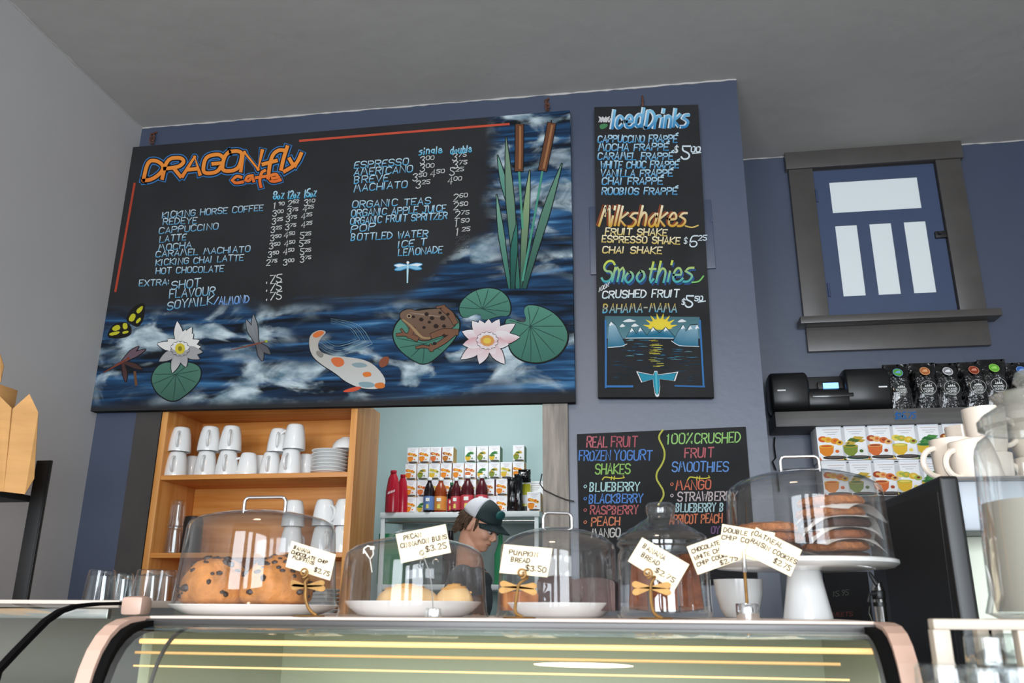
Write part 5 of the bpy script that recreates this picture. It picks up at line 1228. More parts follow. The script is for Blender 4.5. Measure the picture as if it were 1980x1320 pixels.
# pumpkin bread
mat('pumpkin_crust', '3e1c11', .5, noise=(25, .35), bump=(50, .5, .004)); mat('pumpkin_crumb', 'a2602e', .8, noise=(60, .3), bump=(90, .5, .003))
for i, (px0, px1, Y, top, rot, lb) in enumerate(((1040, 1112, 1.60, 1114, .1, 'dark slice of pumpkin bread in the middle under the third dome'), (1108, 1192, 1.59, 1117, -.12, 'dark slice of pumpkin bread on the right under the third dome'), (972, 1038, 1.585, 1143, .25, 'light brown slice of pumpkin bread lying at the left under the third dome'))):
    x0, x1 = at(px0, 1150, Y).x, at(px1, 1150, Y).x; z0 = CT+.012; zt2 = at((px0+px1)/2, top, Y).z
    t = thing('pumpkin_bread', lb, 'bread slice', ((x0+x1)/2, Y, z0), 'slices of pumpkin bread')
    g = G(); n = 12; w_ = (x1-x0)/2; pts = [(-w_, 0), (w_, 0)]+[(w_*math.cos(a)*1.02, (zt2-z0)*(.80+.20*math.sin(a)**.7)) for a in [PI*k/n for k in range(n+1)]]
    rm = Matrix.Translation(((x0+x1)/2, Y, z0)) @ Matrix.Rotation(rot, 4, 'Z')
    g.prism([(p[0], p[1]) for p in pts], 'Y', -.018, .045); g.xf(rm); cr = obj('crust', g, MATS['pumpkin_crust' if i < 2 else 'pumpkin_crumb'], t)
    g = G(); g.prism([(p[0]*.9, p[1]*.93+.002) for p in pts], 'Y', -.0195, -.017); g.xf(rm); obj('crumb', g, MATS['pumpkin_crust' if i < 2 else 'pumpkin_crumb'], t)
# cookie jar with banana bread
jt = thing('glass_jar', 'round glass jar with knobbed lid holding slices of banana bread', 'jar', (*JC, CT))
g = G(); r = .0805; zj = 1.402
g.lathe([(0, CT+.003), (r*.93, CT), (r, CT+.006), (r+.001, CT+.012), (r, CT+.03), (r, zj-.02), (r*.985, zj-.008), (r*.93, zj), (r*.93, zj+.004)], (*JC, 0), 64, caps=False); g.lathe([(0, CT+.012), (r*.9, CT+.010), (r*.96, CT+.02)], (*JC, 0), 64, caps=False); obj('body', g, MATS['clear_glass'], jt)
g = G(); g.lathe([(r*.95, zj+.004), (r*1.0, zj+.007), (r*1.0, zj+.013), (r*.95, zj+.016), (r*.99, zj+.019), (r*.97, zj+.023), (r*.86, zj+.030), (r*.8, zj+.031), (r*.7, zj+.038), (r*.62, zj+.040), (r*.45, zj+.050), (r*.33, zj+.055), (r*.29, zj+.059), (r*.325, zj+.068), (r*.32, zj+.078), (r*.27, zj+.083), (0, zj+.083)], (*JC, 0), 64, caps=False); obj('lid', g, MATS['clear_glass'], jt)
mat('banana_crumb', '6e3a20', .85, noise=(70, .35), bump=(90, .6, .003)); mat('banana_crust', '3d1d10', .6, noise=(30, .3))
for i, (dx, dy, rot, w_, h_, tl, lb) in enumerate(((-.036, -.012, -.5, .052, .108, .10, 'slice of banana bread standing at the left of the jar'), (-.004, .012, -.35, .056, .100, .06, 'slice of banana bread second from the left in the jar'), (.018, .026, .15, .056, .092, -.03, 'slice of banana bread standing in the middle of the jar'), (.042, -.006, .5, .048, .098, -.10, 'slice of banana bread standing at the right of the jar'), (-.004, -.045, .12, .05, .048, .0, 'small piece of banana bread lying low in the front of the jar'))):
    t = thing('banana_bread', lb, 'bread slice', (JC[0]+dx, JC[1]+dy, CT+.013), 'slices of banana bread in the jar')
    rm = Matrix.Translation((JC[0]+dx, JC[1]+dy, CT+.013)) @ Matrix.Rotation(rot, 4, 'Z') @ Matrix.Rotation(tl, 4, 'Y')
    pts = [(-w_/2, 0), (w_/2, 0)]+[(w_/2*math.cos(a), h_*(.75+.25*math.sin(a))) for a in [PI*k/10 for k in range(11)]]
    g = G(); g.prism(pts, 'Y', -.009, .009); g.xf(rm); cr = obj('crust', g, MATS['banana_crust'], t)
    g = G(); g.prism([(p[0]*.92, p[1]*.95+.002) for p in pts], 'Y', -.0098, .0098); g.xf(rm); obj('crumb', g, MATS['banana_crumb'], t)
# cake stand with cookies
cs = thing('cake_stand', 'white pedestal cake stand holding the cookies', 'cake stand', (*SC, CT)); zp = 1.386
g = G(); g.lathe([(.045, CT), (.0445, CT+.004), (.038, CT+.04), (.031, zp-.02), (.030, zp-.012)], (*SC, 0), 48); obj('stem', g, MATS['china'], cs)
g = G(); g.lathe([(.0, zp-.013), (.12, zp-.012), (.160, zp-.009), (.170, zp-.002), (.170, zp+.004), (.166, zp+.006), (.160, zp+.001), (0, zp)], (*SC, 0), 72, caps=False); obj('plate', g, MATS['china'], cs)
dome(SC[0]+.012, SC[1], zp+.0015, .151, .145, 1.530, 1.566, 'cake_dome', 'clear dome with chrome handle over the cookies on the cake stand', .074)
mat('cookie_oat', 'a8693a', .8, noise=(45, .3), bump=(70, 1.0, .012)); mat('cookie_brown', '8a4f2a', .8, noise=(45, .3), bump=(70, 1.0, .01)); mat('cookie_dark', '43261a', .8, noise=(45, .3), bump=(60, .9, .005)); mat('wax_paper', 'ece9e4', .5)
def cookie(cx, cy, z, r, m, label, tilt=(0, 0), th=.019):
    g = G(); n = 48; rnd = random.Random(int(z*1e4)); ph = rnd.uniform(0, 6)
    g.lathe([(0, 0), (r*.86, 0), (r*.97, .003), (r, .006), (r*.93, th*.8), (r*.75, th), (0, th*1.05)], (0, 0, 0), n, caps=False)
    for i, v in enumerate(g.v):
        a = math.atan2(v[1], v[0]); k = 1+.02*math.sin(5*a+ph)+.012*math.sin(13*a); g.v[i] = (v[0]*k, v[1]*k, v[2]+.0012*math.sin(9*v[0]/r+ph)*math.sin(8*v[1]/r)*(v[2] > .005))
    g.xf(Matrix.Translation((cx, cy, z)) @ Matrix.Rotation(tilt[0], 4, 'Y') @ Matrix.Rotation(tilt[1], 4, 'X'))
    return tag(obj('cookie', g, MATS[m], None, (cx, cy, z)), label, 'cookie', 'cookies on the cake stand')
def paper(cx, cy, z, s_, rot, droop, label):
    g = G(); n = 12; v = []
    for j in range(n+1):
        for i in range(n+1):
            x, y = (i/n-.5)*s_, (j/n-.5)*s_; d = max(0, math.hypot(x, y)-.055); ang = math.atan2(y, x)
            v.append((x, y, -d*droop*(1+.7*math.sin(ang*2+rot*3))))
    g.add(v, [(j*(n+1)+i, j*(n+1)+i+1, (j+1)*(n+1)+i+1, (j+1)*(n+1)+i) for j in range(n) for i in range(n)], None, True); k = len(g.v)
    g.xf(Matrix.Translation((cx, cy, z)) @ Matrix.Rotation(rot, 4, 'Z')); return tag(obj('wax_paper', g, MATS['wax_paper'], None, (cx, cy, z)), label, 'paper', 'wax papers between the cookies')
lx = at(1482, 1010, 1.69).x; ly = 1.69; zt1 = at(1482, 1008, 1.64).z
nl = 4; st_ = (zt1-zp-.020)/(nl-1)
wl = ['bottom cookie', 'second cookie from the bottom', 'second cookie from the top', 'top cookie']
for i in range(nl): cookie(lx+.003*((i*7) % 3-1), ly, zp+.001+i*st_, .062-.002*(i % 2), 'cookie_oat' if i == nl-1 else ('cookie_dark' if i % 2 else 'cookie_brown'), f'{wl[i]} of the left stack on the cake stand', (-.04 if i == nl-1 else 0, 0))
paper(lx, ly, zp+.021+st_*2, .122, .3, .2, 'wax paper halfway up the left stack of cookies')
paper(lx+.002, ly, zp+.021, .122, .6, .2, 'wax paper low in the left stack of cookies')
rx = at(1618, 1010, 1.70).x; ry = 1.725; zt2 = at(1610, 955, 1.68).z
nr = 6; st_ = (zt2-zp-.020)/(nr-1); wr = ['bottom cookie', 'second cookie from the bottom', 'third cookie from the bottom', 'third cookie from the top', 'second cookie from the top', 'top cookie']
for i in range(nr):
    cookie(rx+.003*((i*5) % 4-1.5), ry, zp+.001+i*st_, .064-.002*(i % 2), ['cookie_dark', 'cookie_oat', 'cookie_brown'][i % 3] if i < nr-1 else 'cookie_oat', f'{wr[i]} of the right stack on the cake stand', (.03*((i*3) % 3-1), .02))
for i, (k, lb) in enumerate(((4, 'topmost wax paper of the right cookie stack, hanging down in front'), (3, 'wax paper in the middle of the right cookie stack'), (2, 'wax paper below the middle of the right cookie stack'), (1, 'lowest wax paper of the right cookie stack'))):
    paper(rx+.012, ry-.008, zp+.0205+st_*k+.0015, .120, .75+.35*i, .8, lb)
# white cup behind the jar
q0, q1 = at(1379, 1120, 1.84), at(1475, 1120, 1.84); cx = (q0.x+q1.x)/2; r = (q1.x-q0.x)/2; zc_ = q0.z
g = G(); g.lathe([(r*.55, CT), (r*.62, CT+.002), (r*.8, CT+.018), (r*.95, CT+.045), (r, zc_), (r-.003, zc_), (r*.92, CT+.045), (r*.75, CT+.02), (0, CT+.008)], (cx, 1.84, 0), 48); tag(obj('bowl', g, MATS['china'], None, (cx, 1.84, CT)), 'plain white bowl between the glass jar and the cake stand stem', 'bowl')

# ------------------------------------------------------------------ price cards and their holders
mat('card_paper', 'ead9b8', .8)
CARDINK = '2e1a12'
def card(corners, Y, rows_, label, tilt=0, ink=CARDINK):
    P4 = [at(x, y, Y) for x, y in corners]; g = G()
    g.add([(p.x, Y, p.z) for p in P4]+[(p.x, Y+.0007, p.z) for p in P4], [(0, 1, 2, 3), (7, 6, 5, 4), (0, 4, 5, 1), (1, 5, 6, 2), (2, 6, 7, 3), (3, 7, 4, 0)])
    c = sum((p for p in P4), Vector())/4
    o = tag(obj('price_card', g, MATS['card_paper'], None, (c.x, Y, c.z)), label, 'card', 'handwritten price cards')
    P = Paint(Y, .00012); (a, b, _, d) = corners
    ux = ((b[0]-a[0]), (b[1]-a[1])); vx = ((d[0]-a[0]), (d[1]-a[1])); hgt = math.hypot(*vx)
    for t, u0, u1, v, h in rows_:
        p = (a[0]+ux[0]*u0+vx[0]*v, a[1]+ux[1]*u0+vx[1]*v); q = (a[0]+ux[0]*u1+vx[0]*v, a[1]+ux[1]*u1+vx[1]*v)
        th = math.atan2(ux[1], ux[0]); ck, sk = math.cos(th), math.sin(th)
        P.tr = (p, ck, sk); P.text2(t, math.hypot(q[0]-p[0], q[1]-p[1]), h*hgt, 1.9, lin(ink))
    P.build('handwriting', o, 'dark brown handwriting', MATS['paint'])
    return o
def _text2(s, t, L_, h, w, col):
    p, ck, sk = s.tr; old = s.P
    s.P = lambda x, y, l: old(p[0]+x*ck-y*sk, p[1]+x*sk+y*ck, l)
    s.text(t, 0, 0, L_, 0.0001, h, w, col, 1, .06, .07, sp=.42); s.P = old
Paint.text2 = _text2
YC = 1.432
card([(564, 1045.4), (649.4, 1071.5), (638, 1122), (552.2, 1095.5)], YC, [('BANANA', .08, .45, .26, .12), ('CHOCOLATE CHIP', .05, .86, .45, .12), ('MUFFINS', .10, .58, .62, .12), ('$2.75', .62, .96, .86, .17)], 'cream card reading banana chocolate chip muffins')
card([(765, 1032.7), (861.5, 1013), (871.8, 1067.8), (776, 1088.5)], YC, [('PECAN', .14, .48, .25, .15), ('CINNAMON BUNS', .05, .97, .50, .15), ('$3.25', .52, .93, .80, .18)], 'white card reading pecan cinnamon buns')
card([(974.3, 1051.6), (1068.3, 1060), (1058.4, 1115.6), (965.5, 1107)], YC, [('PUMPKIN', .14, .72, .34, .15), ('BREAD', .20, .58, .58, .15), ('$3.50', .52, .94, .84, .18)], 'cream card reading pumpkin bread')
card([(1241.6, 1038.6), (1333, 1090.8), (1304, 1141), (1214, 1084.4)], YC, [('BANANA', .10, .56, .32, .16), ('BREAD', .16, .52, .62, .16), ('$2.75', .52, .92, .86, .18)], 'cream card reading banana bread, tilted before the glass jar')
YM_ = 1.462
card([(1327.5, 1056.4), (1415, 1026), (1437, 1080), (1349, 1111)], YM_+.004, [('CHOCOLATE +', .06, .78, .28, .13), ('WHITE CHOC.', .06, .80, .52, .13), ('CHIP COOKIES', .06, .88, .74, .13), ('$2.75', .52, .9, .96, .15)], 'cream card reading chocolate and white choc chip cookies, leftmost of three in the chrome holder')
card([(1396.5, 1012.7), (1498.7, 1029.6), (1490, 1088), (1389.5, 1071.3)], YM_, [('DOUBLE CHOC', .04, .86, .24, .14), ('CHIP COOKIES', .02, .90, .48, .14)], 'cream card reading double choc chip cookies, middle one in the chrome holder')
card([(1462, 1019), (1550.8, 1063), (1528.7, 1114.4), (1439, 1070)], YM_-.004, [('OATMEAL', .02, .62, .26, .15), ('RAISIN COOKIES', .02, 1.0, .54, .15), ('$2.75', .58, .94, .84, .18)], 'cream card reading oatmeal raisin cookies, rightmost of three in the chrome holder')
def fly_holder(bx, by, path, curl, wings, label, Y=1.425):
    """brass dragonfly card holder; base and body points are read at distance Y"""
    b = at(bx, by, Y); t = thing('card_holder', label, 'card holder', (b.x, Y, CT), 'brass dragonfly card holders')
    zc0 = CT
    g = G(); g.lathe([(.026, zc0), (.028, zc0+.001), (.026, zc0+.0025), (0, zc0+.003)], (b.x, Y+.005, 0), 32, sy=.8); obj('base', g, MATS['brass'], t)
    pp = [at(x, y, Y) for x, y in path]; pts = [(pp[0].x, Y, zc0+.002)]+[(p.x, Y-.001, p.z) for p in pp[1:]]
    def sm(q):
        for _ in range(2): q = [q[0]]+[tuple((q[i][k]*3+q[i+1][k])/4 for k in range(3)) if s_ == 0 else tuple((q[i][k]+3*q[i+1][k])/4 for k in range(3)) for i in range(len(q)-1) for s_ in (0, 1)]+[q[-1]]
        return q
    g = G(); q = sm(pts); g.tube(q, [.0030-.0008*i/len(q) for i in range(len(q))], 8); obj('body', g, MATS['brass'], t)
    g = G(); c = at(*curl, Y); e = pp[-1]; sp_ = []
    for k in range(22): a = -PI/2-.2+k*.42; rr = .0085-.00028*k; sp_.append((c.x+rr*math.cos(a), Y-.0115+.0006*k*.2, c.z+rr*math.sin(a)))
    cl = [(e.x, Y-.001, e.z), (e.x+.001, Y-.006, e.z+.004)]+sp_; g.tube(sm(cl), .0016, 8); obj('curl', g, MATS['brass'], t)
    cx, cz = at(*wings[0], Y).x, at(*wings[0], Y).z
    for (ex, ey) in wings[1:]:
        w_ = at(ex, ey, Y); dx, dz = w_.x-cx, w_.z-cz; L_ = math.hypot(dx, dz); nx, nz = -dz/L_, dx/L_; v0, v1 = [], []
        for k in range(11):
            u = k/10; hw = .0062*(.35+.65*u)*math.sqrt(max(0, 1-max(0, (u-.72)/.29)**2)); v0.append((cx+dx*u+nx*hw, cz+dz*u+nz*hw)); v1.append((cx+dx*u-nx*hw, cz+dz*u-nz*hw))
        g = G(); g.prism(v0+v1[::-1], 'Y', Y-.0008, Y+.0006); obj('wing', g, MATS['brass'], t)
fly_holder(595, 1186, [(612, 1185), (597, 1178), (590, 1155), (592, 1135), (589, 1125), (597, 1117)], (592, 1107), [(592, 1133), (562, 1126), (563, 1135), (628, 1126), (629, 1138)], 'brass dragonfly holder of the muffin card')
fly_holder(1003, 1197, [(1010, 1196), (995, 1185), (998, 1160), (1001, 1140), (1003, 1128), (1020, 1117)], (1010, 1108), [(1002, 1135), (967, 1127), (965, 1142), (1038, 1132), (1038, 1146)], 'brass dragonfly holder of the pumpkin bread card')
fly_holder(1268, 1196, [(1280, 1198), (1265, 1188), (1259, 1165), (1258, 1140), (1259, 1126), (1266, 1118)], (1252, 1108), [(1258, 1136), (1222, 1128), (1223, 1146), (1297, 1130), (1298, 1146)], 'brass dragonfly holder of the banana bread card')
b = at(835, 1190, 1.43); t = thing('card_holder', 'clear cube with a silver wire spiral holding the pecan bun card', 'card holder', (b.x, 1.43, CT))
g = G(); g.box((b.x-.0115, 1.43, CT), (b.x+.0115, 1.453, CT+.0155), None, .002); obj('base', g, MATS['clear_glass'], t)
g = G(); pp = [at(x, y, 1.428) for x, y in ((835, 1178), (835, 1160), (833, 1130), (829, 1105), (822, 1085), (819, 1077))]; pts = [(p.x, 1.436-.0016*i, p.z) for i, p in enumerate(pp)]
c = at(817, 1069, 1.43); pts += [(c.x+(.0075-.0003*k)*math.cos(-PI/2+k*.45), 1.4275, c.z+(.0065-.00025*k)*math.sin(-PI/2+k*.45)) for k in range(24)]; g.tube(pts, .0009, 6)
for s_ in (-1, 1): q = at(829+s_*12, 1084, 1.43); g.tube([(q.x+.005*math.cos(a), 1.434, q.z+.005*math.sin(a)-.002) for a in [k*PI/5 for k in range(7)]], .0009, 6)
obj('wire_spiral', g, MATS['steel'], t)
b = at(1448, 1190, 1.462); t = thing('card_holder', 'round chrome holder carrying three cookie cards on one rod', 'card holder', (b.x, 1.475, CT))
r = (at(1470, 1190, 1.475).x-at(1425, 1190, 1.475).x)/2
g = G(); g.lathe([(r*.97, CT), (r, CT+.001), (r, CT+.024), (r*.96, CT+.0252), (0, CT+.0252)], (b.x, 1.475, 0), 40); obj('base', g, MATS['chrome'], t)
tp = at(1440, 1105, 1.462); tq = at(1438, 1064, 1.455)
g = G(); g.tube([(b.x, 1.475, CT+.024), (tp.x, 1.462, tp.z)], .0026, 10); obj('rod', g, MATS['brass'], t)
g = G(); g.tube([(tp.x, 1.462, tp.z), (tp.x+.0002, 1.460, tp.z+.008), (tq.x, 1.4555, tq.z)], [.0042, .0038, .0016], 10); obj('clip', g, MATS['chrome'], t)

# ------------------------------------------------------------------ black rack with kraft cartons by the left wall
ra_ = thing('shelf_rack', 'black rack with brown cartons at the left edge by the grey wall', 'shelf', (-1.75, 2.2, 0))
YL = 2.2
u0, u1 = at(68, 890, YL), at(98, 890, YL); zz = u0.z
g = G(); g.box((u0.x+.004, YL, 0), (u1.x, YL+.012, zz), None, .002); obj('post', g, MATS['black_paint'], ra_)
g = G(); g.box((u1.x+.0005, YL-.006, 0), (u1.x+.005, YL+.004, zz-.001), None, .001); obj('edge_strip', g, MATS['black_plastic'], ra_)
zs_ = at(20, 958, YL).z
g = G(); g.box((-2.32, YL-.26, zs_-.018), (u0.x+.004, YL+.011, zs_), None, .002); obj('shelf', g, MATS['black_paint'], ra_)
g = G(); g.box((-2.30, YL, 0), (-2.26, YL+.05, zz), None, .002); obj('post', g, MATS['black_paint'], ra_)
mat('kraft', 'b98a52', .75, noise=(7, .12), stretch=(1, 1, 5)); mat('kraft_edge', '6b4a2a', .8)
def sheet(g, pts, Y0, dY, thick=.003):    # a flat card panel: picture points at distance Y0, corners pushed back by dY
    P_ = [at(x, y, Y0+d) for (x, y), d in zip(pts, dY)]; n = len(P_)
    nrm = (P_[1]-P_[0]).cross(P_[2]-P_[0]).normalized()*thick
    g.add([tuple(p) for p in P_]+[tuple(p+nrm) for p in P_], [tuple(range(n)), tuple(range(2*n-1, n-1, -1))]+[(i, (i+1) % n, n+(i+1) % n, n+i) for i in range(n)])
kb = thing('kraft_carton', 'open brown kraft carton with upright pointed flaps on the black rack', 'carton', (at(0, 956, 2.1).x, 2.1, zs_))
g = G(); sheet(g, [(6, 950), (22, 792), (57, 761), (74, 797), (66, 925), (48, 955)], 2.04, [0, .01, .03, .04, .04, .02]); obj('flap', g, MATS['kraft'], kb)
g = G(); sheet(g, [(-60, 946), (-56, 770), (0, 766), (22, 788), (7, 950)], 2.04, [.0, .0, .0, .005, 0]); obj('front_panel', g, MATS['kraft'], kb)
a_ = at(-60, 950, 2.05); b_ = at(-12, 950, 2.05); zt3 = at(0, 800, 2.05).z
g = G(); g.box((a_.x, 2.055, zs_+.001), (b_.x, 2.058, zt3-.05)); g.box((a_.x, 2.10, zs_+.001), (b_.x, 2.17, zs_+.004)); g.box((a_.x, 2.167, zs_+.001), (b_.x, 2.17, zt3)); g.box((b_.x-.003, 2.06, zs_+.001), (b_.x, 2.17, zt3-.04)); obj('body', g, MATS['kraft'], kb)
kb2 = thing('kraft_carton', 'brown kraft carton just showing its flap at the left edge, above the open one', 'carton', (at(-20, 740, 2.13).x, 2.13, zt3))
g = G(); sheet(g, [(-50, 745), (-30, 690), (0, 684), (7, 707), (1, 738)], 2.06, [0, .01, .02, .03, .02]); obj('flap', g, MATS['kraft'], kb2)
a_ = at(-70, 800, 2.1); b_ = at(-4, 800, 2.1); g = G(); g.box((a_.x, 2.085, zs_+.002), (b_.x, 2.16, at(-4, 745, 2.1).z), None, .002); obj('body', g, MATS['kraft'], kb2)

# ------------------------------------------------------------------ espresso machine on the right, with cups on top
MX = .580
zt = at(1830, 919, 1.75).z
mc = thing('espresso_machine', 'espresso machine with black side panel and steel front, right of the cake stand', 'coffee machine', (MX+.4, 2.0, .98))
g = G(); bm = bmesh.new(); bmesh.ops.create_cube(bm, size=1)
y0, y1 = 1.75, 2.32; x0, x1 = MX, MX+.037
for q in bm.verts: q.co = ((x0+x1)/2+q.co.x*(x1-x0), (y0+y1)/2+q.co.y*(y1-y0), (.98+zt)/2+q.co.z*(zt-.98))
ed = [e for e in bm.edges if abs(e.verts[0].co.x-e.verts[1].co.x) < 1e-6 and (min(e.verts[0].co.y, e.verts[1].co.y) < y0+1e-6)]
bmesh.ops.bevel(bm, geom=[e for e in bm.edges], offset=.008, segments=3, profile=.6, affect='EDGES'); g.bm(bm, None, True)
obj('side_panel', g, MATS['black_plastic'], mc)
g = G(); g.prism([(1.79, 1.12), (1.765, zt-.03), (1.80, zt-.025), (2.2, zt-.02), (2.2, 1.12)], 'X', MX-.0015, MX+.001); obj('side_inset', g, MATS['black_paint'], mc)
mat('steel_front', '8d9094', .5, metal=.8); mat('steel_pale', 'b6b9a8', .45, metal=.35)
zl = at(1880, 1026, 1.77).z
g = G(); g.box((x1, 1.775, zl), (1.42, 2.28, zt-.004), None, .006); obj('cup_tray_body', g, MATS['steel_front'], mc)
g = G(); g.tube([(x1, 1.768, zt-.004), (1.42, 1.768, zt-.004)], .0045, 8); obj('rail', g, MATS['chrome'], mc)
g = G(); g.box((x1, 1.90, .98), (1.42, 2.26, zl), None, .004); obj('back_splash', g, MATS['steel_pale'], mc)
g = G(); g.box((x1, 1.76, .98), (1.42, 2.26, 1.06), None, .006); obj('drip_tray', g, MATS['steel_front'], mc)
for x in (.85, 1.12): g = G(); g.lathe([(.035, zl-.06), (.038, zl-.05), (.038, zl)], (x, 1.83, 0), 28); obj('group_head', g, MATS['chrome'], mc)
g = G(); g.box((.50, 1.68, 0), (1.5, 2.4, .98), None, .004); tag(obj('back_counter', g, MATS['case_dark'], None, (1.0, 2.0, 0)), 'dark counter under the espresso machine', 'counter')
def cup(name, cx, cy, z, r, h, rz, label, upside=False, tilt=0, hs=1.0):
    t = thing(name, label, 'mug', (cx, cy, z), 'cream mugs on the espresso machine')
    g = G(); g.lathe([(r*.70, 0), (r*.78, .002), (r*.90, h*.25), (r*.97, h*.6), (r, h), (r-.004, h), (r*.9, h*.5), (r*.8, .01), (0, .008)], n=40, caps=False); g.lathe([(0, .001), (r*.7, 0)], n=40, caps=False)
    M = Matrix.Translation((cx, cy, z)) @ Matrix.Rotation(rz, 4, 'Z') @ Matrix.Rotation(tilt, 4, 'Y')
    if upside: M = M @ Matrix.Translation((0, 0, h)) @ Matrix.Rotation(PI, 4, 'X')
    g.xf(M); obj('body', g, MATS['cream_china'], t)
    g = G(); pts = [(r*.93+.032*math.cos(a)*hs, 0, h*.5+h*.30*math.sin(a)) for a in [-PI/2+PI*k/12 for k in range(13)]]; g.tube(pts, .0062, 8); g.xf(M); obj('handle', g, MATS['cream_china'], t)
    return t
zc2 = zt+.0005
def cupx(px, Y): return at(px, 900, Y).x
a_ = at(1802, 900, 1.92); b_ = at(1886, 900, 1.92)
cup('mug', (a_.x+b_.x)/2+.002, 1.92, zc2, (b_.x-a_.x)/2, at(1840, 851, 1.92).z-zc2, PI+.3, 'cream mug upright at the left end of the espresso machine top')
a_ = at(1838, 900, 1.86); b_ = at(1935, 900, 1.86)
cup('mug', (a_.x+b_.x)/2+.004, 1.86, zc2, (b_.x-a_.x)/2, at(1880, 858, 1.86).z-zc2+.012, PI+.5, 'cream cup upside down in front on the espresso machine, beside the upright mug', True, .22)
zb = at(1900, 846, 2.0).z
a_ = at(1864, 820, 2.03); b_ = at(1945, 820, 2.03)
cup('mug', (a_.x+b_.x)/2, 2.03, zc2, (b_.x-a_.x)/2, .085, .4, 'cream mug in the rear row on the espresso machine, carrying a second one')
cup('mug', (a_.x+b_.x)/2, 2.03, zc2+.0855, (b_.x-a_.x)/2, at(1900, 791, 2.03).z-zc2-.0855, .2, 'cream mug stacked second in the rear row on the espresso machine')
a_ = at(1941, 780, 2.06); r_ = .052
for k in range(3): cup('mug', a_.x+r_, 2.06, zc2+k*.0795, r_, .079, -.4+.2*k, ['lowest', 'middle', 'topmost'][k]+' cream mug of the tall stack behind the glass jar', k == 2)
cup('mug', at(1853, 840, 2.12).x+.012, 2.12, zc2, .04, at(1855, 826, 2.12).z-zc2, 2.2, 'small cream mug half hidden behind the mugs of the espresso machine')
# cream whipper beside the machine
cw_ = thing('cream_whipper', 'slim chrome tool with black bands beside the black machine panel', 'utensil', (at(1705, 1200, 1.88).x, 1.88, .981))
g = G(); cx = cw_.location.x; zt5 = at(1697, 1125, 1.88).z
g.lathe([(.0118, .981), (.0118, zt5-.012), (.0095, zt5-.008), (.0085, zt5), (0, zt5)], (cx, 1.88, 0), 24); obj('body', g, MATS['chrome'], cw_)
g = G(); za_ = at(1700, 1158, 1.88).z; g.lathe([(.0125, za_), (.013, za_+.001), (.013, za_+.016), (.0125, za_+.017)], (cx, 1.88, 0), 24); g.tube([(cx-.006, 1.87, za_+.010), (cx-.02, 1.87, za_+.009), (cx-.024, 1.87, za_-.006)], .004); obj('band', g, MATS['black_plastic'], cw_)
g = G(); g.lathe([(.0125, za_-.014), (.0128, za_-.010), (.0125, za_-.006)], (cx, 1.88, 0), 24); obj('band', g, MATS['black_plastic'], cw_)
g = G(); g.tube([(cx-.003, 1.87, zt5-.004), (cx-.012, 1.87, zt5+.012), (cx-.016, 1.87, zt5+.020)], [.006, .004, .002]); obj('spout', g, MATS['black_plastic'], cw_)
g = G(); q = [at(x, y, 1.87) for x, y in ((1682, 1172), (1681, 1185), (1686, 1198), (1690, 1206))]; g.tube([(p.x, 1.87, p.z) for p in q], .0018, 6); obj('lever', g, MATS['chrome'], cw_)

# ------------------------------------------------------------------ big drinks jar on its white stand, tumblers below
mat('stand_cream', 'b9ac9c', .45); JX, JY = .505, 1.12; zj0 = at(1925, 1196, 1.1).z
st = thing('jar_stand', 'cream white metal stand carrying the big drinks jar at the right edge', 'stand', (JX, JY, 0))
zb_ = at(1880, 1217, 1.06).z
g = G(); g.box((at(1799, 1205, 1.06).x, 1.05, zb_), (.70, 1.07, zj0), None, .002); g.box((.425, 1.065, zb_+.003), (.70, 1.19, zj0-.0005)); obj('top_frame', g, MATS['stand_cream'], st)
for i, (x0, x1) in enumerate(((1800, 1833), (1962, 1995))):
    for y in (1.05, 1.17):
        xa_, xb_ = at(x0, 1230, 1.06).x, at(x1, 1230, 1.06).x; g = G(); dx_ = 0 if y < 1.1 else .10*(i == 0); g.box((xa_+dx_, y, 1.0905), (xb_+dx_, y+.018, zb_), None, .001); obj('leg', g, MATS['stand_cream'], st)
mat('lemonade', 'b9b2a4', .35, emit=0)
jr = thing('drinks_jar', 'large clear glass drinks jar of cloudy pale drink at the right edge', 'jar', (JX, JY, zj0))
def jrx(px, py): return JX-at(px, py, JY).x
zz = lambda py: at(1900, py, JY).z
g = G(); pr = [(0, zj0+.003), (.085, zj0), (.098, zj0+.006), (jrx(1921, 1150), zz(1150)), (jrx(1908, 1050), zz(1050)), (jrx(1897, 950), zz(950)), (jrx(1889, 880), zz(880)), (jrx(1890, 864), zz(864)), (jrx(1896, 850), zz(850)), (jrx(1912, 838), zz(838)), (jrx(1914, 832), zz(832))]
g.lathe(pr, (JX, JY, 0), 64, caps=False); obj('body', g, MATS['thick_glass'], jr)
g = G(); k = .004; zl2 = zz(972); pl_ = [(0, zj0+.008), (.085, zj0+.008)]+[(r-k, z) for r, z in pr[3:6] if z < zl2]+[(jrx(1898, 972)-k, zl2), (0, zl2)]; g.lathe(pl_, (JX, JY, 0), 64, caps=False); obj('drink', g, MATS['lemonade'], jr)
g = G(); g.lathe([(jrx(1912, 832), zz(832)), (jrx(1897, 826), zz(826)), (jrx(1894, 812), zz(812)), (jrx(1900, 806), zz(806)), (jrx(1904, 800), zz(800)), (jrx(1935, 782), zz(782)), (.055, zz(765)), (.03, zz(758)), (.02, zz(750)), (.026, zz(738)), (.022, zz(722)), (0, zz(718))], (JX, JY, 0), 64, caps=False); obj('lid', g, MATS['jar_lid_glass'], jr)
g = G(); g.box((.24, .90, 0), (.80, 1.20, 1.09), None, .004); tag(obj('side_counter', g, MATS['case_dark'], None, (.5, 1.1, 0)), 'dark side counter under the jar stand and tumblers', 'counter')
ht = .125; tb = tumbler(ht, .030, .036, 8); tb.xf(Matrix.Rotation(PI, 4, 'X')).xf(Matrix.Translation((0, 0, ht)))
